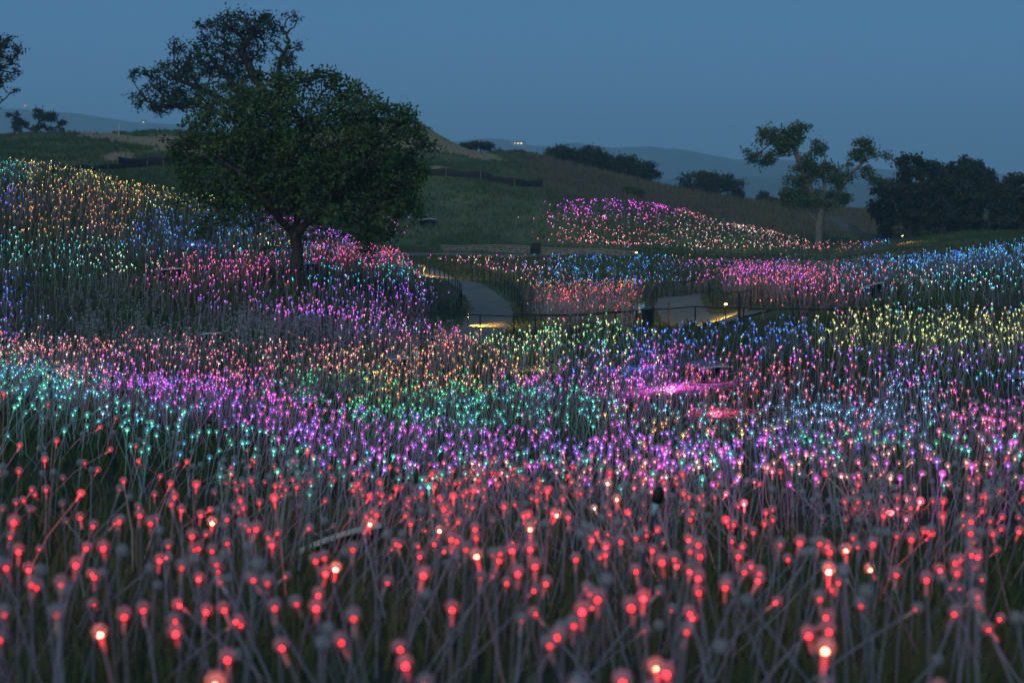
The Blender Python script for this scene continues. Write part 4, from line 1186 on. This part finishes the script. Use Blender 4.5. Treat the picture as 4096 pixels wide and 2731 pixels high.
# notice board
p = on(2566, 69.0); root = empty("notice_board", p)
MB().box((0, 0, 0.42), (0.012, 0.012, 0.46)).build("post", M["trim"], root)
MB().box((0, -0.02, 0.80), (0.125, 0.006, 0.18)).build("board", M["white"], root)
MB().box((0, -0.029, 0.925), (0.125, 0.003, 0.055)).build("header", M["teal"], root)
for txt, zz in (("MASK", 0.80), ("ON", 0.71)):
    cu = bpy.data.curves.new("lettering", 'FONT'); cu.body = txt; cu.size = 0.085; cu.align_x = 'CENTER'; cu.extrude = 0.001
    cu.materials.append(M["ink"])
    o = link(bpy.data.objects.new("lettering", cu))
    bpy.context.view_layer.update()
    tm = bpy.data.meshes.new_from_object(o.evaluated_get(bpy.context.evaluated_depsgraph_get())); bpy.data.objects.remove(o)
    o = obj("lettering", tm, root); o.location = (0, -0.029, zz); o.rotation_euler = (math.radians(90), 0, 0)
tag(root, "small white notice with a teal header behind the waste bin", "sign")

# stone seat walls
def seat_wall(pts, label, h=0.5):
    pl = resample([((p_ - CX) / F * Y, Y) for p_, Y in pts], 0.30)
    z = gz(pl[:, 0], pl[:, 1]); b0 = np.array([pl[0, 0], pl[0, 1], z.min()])
    d = np.gradient(pl, axis=0); d /= np.linalg.norm(d, axis=1)[:, None]; nn = np.stack([-d[:, 1], d[:, 0]], 1)
    root = empty("seat_wall", b0)
    core, st, cap = MB(), MB(), MB()
    for i in range(len(pl) - 1):
        m = (pl[i] + pl[i + 1]) / 2 - b0[:2]; zz = (z[i] + z[i + 1]) / 2 - b0[2]; rz = math.atan2(d[i, 1], d[i, 0])
        core.box((m[0], m[1], zz + h / 2 - 0.1), (0.16, 0.19, h / 2 + 0.08), rz)
        for row in range(3):
            for sx in (-1, 1):
                hw = random.uniform(0.06, 0.085)
                off = sx * 0.075 + random.uniform(-0.015, 0.015)
                q = m + d[i] * off - nn[i] * (0.2 + random.uniform(-0.02, 0.02)) * (1 if nn[i, 1] > 0 else -1)
                st.box((q[0], q[1], zz + 0.08 + row * h / 3.1 + random.uniform(-0.015, 0.015)), (hw, random.uniform(0.04, 0.06), random.uniform(0.055, 0.075)), rz + random.uniform(-0.2, 0.2), taper=random.uniform(0.75, 0.95))
    core.build("core", M["box_dark"], root); o = st.build("stones", M["stone"], root); o["kind"] = "stuff"
    V, fcs = [], []
    for i in range(len(pl)):
        for s2, dz in ((-1, 0), (1, 0), (1, 0.06), (-1, 0.06)):
            q = pl[i] - b0[:2] + nn[i] * s2 * 0.27; V.append((q[0], q[1], z[i] - b0[2] + h + dz))
    for i in range(len(pl) - 1):
        for k in range(4): fcs.append((i * 4 + k, i * 4 + (k + 1) % 4, i * 4 + 4 + (k + 1) % 4, i * 4 + 4 + k))
    fcs += [(3, 2, 1, 0), tuple(len(V) - 4 + k for k in range(4))]
    cap.add(V, fcs).build("cap", M["cap"], root)
    tag(root, label, "wall", "stone seat walls")
seat_wall([(1765, 152.5), (1900, 151.8), (2040, 150.8), (2125, 150)], "long low stone seat wall with a pale cap running from the round oak to the square bin", h=0.56)
seat_wall([(2165, 149.6), (2300, 148.8), (2450, 147.4), (2530, 146.0)], "low stone seat wall with a pale cap running from the square bin to the bright lamp", h=0.56)

# silt fences
def silt(pts, h, label, stakes):
    pl = resample([((p_ - CX) / F * Y, Y) for p_, Y in pts], 0.4)
    z = gz(pl[:, 0], pl[:, 1]); b0 = np.array([pl[0, 0], pl[0, 1], z[0]])
    root = empty("silt_fence", b0)
    n = len(pl); per = max(2, n // stakes)
    V, fcs = [], []
    for i in range(n):
        ph = (i % per) / per; hh = h * (1 - 0.28 * math.sin(math.pi * ph)) + random.uniform(-0.02, 0.02)
        bow = 0.10 * math.sin(math.pi * ph)
        for y in (0.0, 0.012):
            for t in (0, 0.5, 1):
                V.append((pl[i, 0] - b0[0], pl[i, 1] - b0[1] + y + bow * t * (1 - t) * 4 + 0.03 * math.sin(i * 1.3), z[i] - b0[2] - 0.08 + (hh + 0.08) * t))
    for i in range(n - 1):
        a, c = i * 6, i * 6 + 6
        for t in (0, 1):
            fcs += [(a + t, c + t, c + t + 1, a + t + 1), (a + 3 + t + 1, c + 3 + t + 1, c + 3 + t, a + 3 + t)]
        fcs += [(a + 2, c + 2, c + 5, a + 5)]
    MB().add(V, fcs).build("fabric", M["fabric"], root, True)
    for i in range(0, n, per):
        MB().box((pl[i, 0] - b0[0], pl[i, 1] - b0[1] - 0.06, z[i] - b0[2] + h * 0.5), (0.028, 0.028, h * 0.5 + 0.06), random.uniform(0, 1)).build("stake", M["stake_wood"], root)
    tag(root, label, "fence", "black silt fences")
gy = lambda px, row: (px, ground_Y(px, row, 100))
silt([gy(190, 688), gy(300, 684), gy(400, 682), gy(480, 676), gy(600, 668)], 0.55, "low black silt fence sagging behind the yellow lamps", 3)
silt([gy(472, 668), gy(590, 664), gy(720, 664), gy(900, 662), gy(1100, 676)], 0.95, "tall black silt fence below the bare tan bank running behind the round oak", 5)
silt([gy(1640, 702), gy(1783, 706), gy(1913, 716), gy(2042, 742), gy(2172, 748)], 1.0, "black silt fence sagging between wooden stakes across the green hill", 4)

# ------------------------------------------------------------------ path lamps
def path_lamp(px, Y, h, pool, watts, label, bright=True, size=0.05):
    p = on(px, Y); root = empty("path_lamp", p)
    MB().tube([(0, 0, -0.1), (0, 0, h)], 0.02, 6).build("post", M["dark_metal"], root)
    MB().lathe((0, 0, h), [(0.075, 0.03), (0.07, 0.05), (0.02, 0.075)], 12).build("hood", M["dark_metal"], root)
    MB().lathe((0, 0, h), [(size * 0.6, -0.035), (size, -0.01), (size * 0.9, 0.027)], 10).build("bulb", M["warm_lamp"] if bright else M["house_glow"], root, True)
    ld = bpy.data.lights.new("lamp_light", 'SPOT'); ld.energy = watts; ld.color = (1.0, 0.50, 0.05); ld.spot_size = math.radians(105); ld.spot_blend = 0.9; ld.shadow_soft_size = 0.05
    lo = link(bpy.data.objects.new("lamp_light", ld), root); lo.location = (0, 0, h - 0.06)
    t = on(*pool) - p - np.array([0, 0, h - 0.06])
    lo.rotation_mode = 'QUATERNION'; lo.rotation_quaternion = Vector(tuple(t)).to_track_quat('-Z', 'Y')
    tag(root, label, "lamp", "warm path lamps")
path_lamp(1872, 66.5, 0.5, (1932, 66.7), 1500, "warm low lamp on the railing lighting the near bend of the winding path", bright=False, size=0.018)
path_lamp(1700, 102.0, 0.5, (1752, 104), 1800, "warm low lamp lighting the far bend of the winding path", bright=False, size=0.018)
path_lamp(2903, 66.0, 0.62, (2790, 69.0), 1800, "bright warm lamp on a short post beside the waste bin's path", size=0.06)
path_lamp(2545, 146, 0.55, (2560, 144.5), 250, "bright warm lamp at the end of the stone seat wall", size=0.10)
path_lamp(3610, 171, 0.7, (3645, 169.5), 900, "orange lamp glowing on the slope below the dark thicket", size=0.06)

# ------------------------------------------------------------------ stakes and markers in the beds
def riser(px, foot, top_px, top, label, k=1.0):
    Y = ground_Y(px, foot, 10); p = on(px, Y)
    L = (foot - top) / F * Y; lean = math.atan2((top_px - px), (foot - top))
    root = empty("water_riser", p); root.rotation_euler = (0, lean, 0)
    L = L / math.cos(lean)
    MB().tube([(0, 0, -0.1), (0, 0, L * 0.80)], 0.018 * k, 8).build("pipe", M["navy"], root, True)
    MB().tube([(0, 0, L * 0.78), (0, 0, L * 0.88)], 0.026 * k, 8).build("band", M["band"], root, True)
    MB().lathe((0, 0, L * 0.87), [(0.02 * k, 0), (0.045 * k, 0.015), (0.048 * k, L * 0.06), (0.04 * k, L * 0.10), (0.02 * k, L * 0.13)], 10).build("head", M["black"], root, True)
    tag(root, label, "stake", "dark water risers in the beds")
riser(2520, 2480, 2640, 1945, "tall dark leaning pipe with a pale band and black head in the red bed")
riser(2632, 1668, 2628, 1580, "dark pipe with a black head beside the magenta fibre bundle")
riser(3495, 1745, 3497, 1655, "dark pipe with a black head beside the faint pale blue strands")
riser(2207, 1520, 2207, 1445, "dark pipe with a black head beside the yellow-green strands")
riser(832, 1800, 838, 1680, "dark pipe with a black head among the turquoise lamps")
riser(3402, 1215, 3402, 1165, "dark pipe with a pale band among the white lamps of the bank")
Y = ground_Y(1640, 1468, 20); p = on(1643, Y); root = empty("marker_pole", p)
MB().tube([(0, 0, -0.1), (0, 0, 0.72)], 0.012, 6).build("pole", M["trim"], root)
MB().tube([(0, 0, 0.36), (0.06, 0, 0.48), (0.13, 0, 0.56)], 0.009, 6).build("arm", M["trim"], root)
tag(root, "thin white forked pole beside the white oval marker", "pole")
p = on(1670, Y - 0.4); root = empty("oval_marker", p)
MB().tube([(0, 0, -0.1), (0, 0, 0.36)], 0.011, 6).build("stake", M["black"], root)
o = MB().lathe((0, 0, 0), [(0.004, -0.10), (0.05, -0.075), (0.065, 0.0), (0.05, 0.075), (0.004, 0.10)], 12).build("oval", M["oval"], root, True)
o.location = (0, 0, 0.44); o.scale = (1, 0.25, 1)
tag(root, "white oval marker on a black stake among the orange lamps", "marker")
p = on(474, 205); root = empty("survey_stake", p); root.rotation_euler = (0, 0.08, 0)
MB().box((0, 0, 0.75), (0.035, 0.035, 0.85)).build("stake", M["trim"], root)
MB().box((0, 0, 1.63), (0.04, 0.04, 0.03)).build("cap", M["white"], root)
tag(root, "tall pale survey stake on the tan bank above the silt fence", "stake")

# ------------------------------------------------------------------ far lights
def house(px, row, Y, label, n):
    p = P(px, row, Y) + np.array([0, -4, 0]); root = empty("hilltop_house", p)
    W = 5.0 + 5.5 * (n - 1)
    MB().box((0, 3, -2), (W, 3.5, 4.5)).build("wall", M["plaster"], root)
    MB().add([(-W - .6, -1, 2.5), (W + .6, -1, 2.5), (W + .6, 7, 2.5), (-W - .6, 7, 2.5), (-W, 3, 5.0), (W, 3, 5.0)], [(0, 1, 5, 4), (2, 3, 4, 5), (1, 2, 5), (3, 0, 4), (3, 2, 1, 0)]).build("roof", M["roof_tile"], root)
    for k in range(n):
        x = (k - (n - 1) / 2) * 6.4
        MB().box((x, -0.6, 0), (0.9 + 0.5 * k, 0.06, 1.0)).build("window", M["house_glow"], root)
    tag(root, label, "house")
house(2072, 574, 3480, "far house with three lit windows on the hazy ridge", 3)
house(576, 490, 3480, "far house with one lit window on the hazy ridge", 1)
p = P(101, 455, 3480); root = empty("radio_mast", p)
MB().tube([(0, 0, -15), (0, 0, 14.5)], [0.5, 0.25], 6).build("mast", M["dark_metal"], root)
MB().lathe((0, 0, 14.5), [(0.5, 0), (1.3, 0.6), (1.3, 2.0), (0.4, 2.8)], 10).build("beacon", M["red_beacon"], root, True)
tag(root, "thin radio mast with a red beacon on the hazy ridge", "mast")

# ------------------------------------------------------------------ haze
mh, nt, out = new_mat("haze_air")
pv = nt.nodes.new("ShaderNodeVolumePrincipled")
pv.inputs["Color"].default_value = (0.50, 0.78, 1.0, 1); pv.inputs["Density"].default_value = 3.6e-4; pv.inputs["Anisotropy"].default_value = 0.0
nt.links.new(pv.outputs[0], out.inputs["Volume"])
o = MB().box((0, 2600, 66), (3300, 2700, 132)).build("haze", mh)
tag(o, "thin blue dusk haze filling the valley", "haze", kind="stuff")
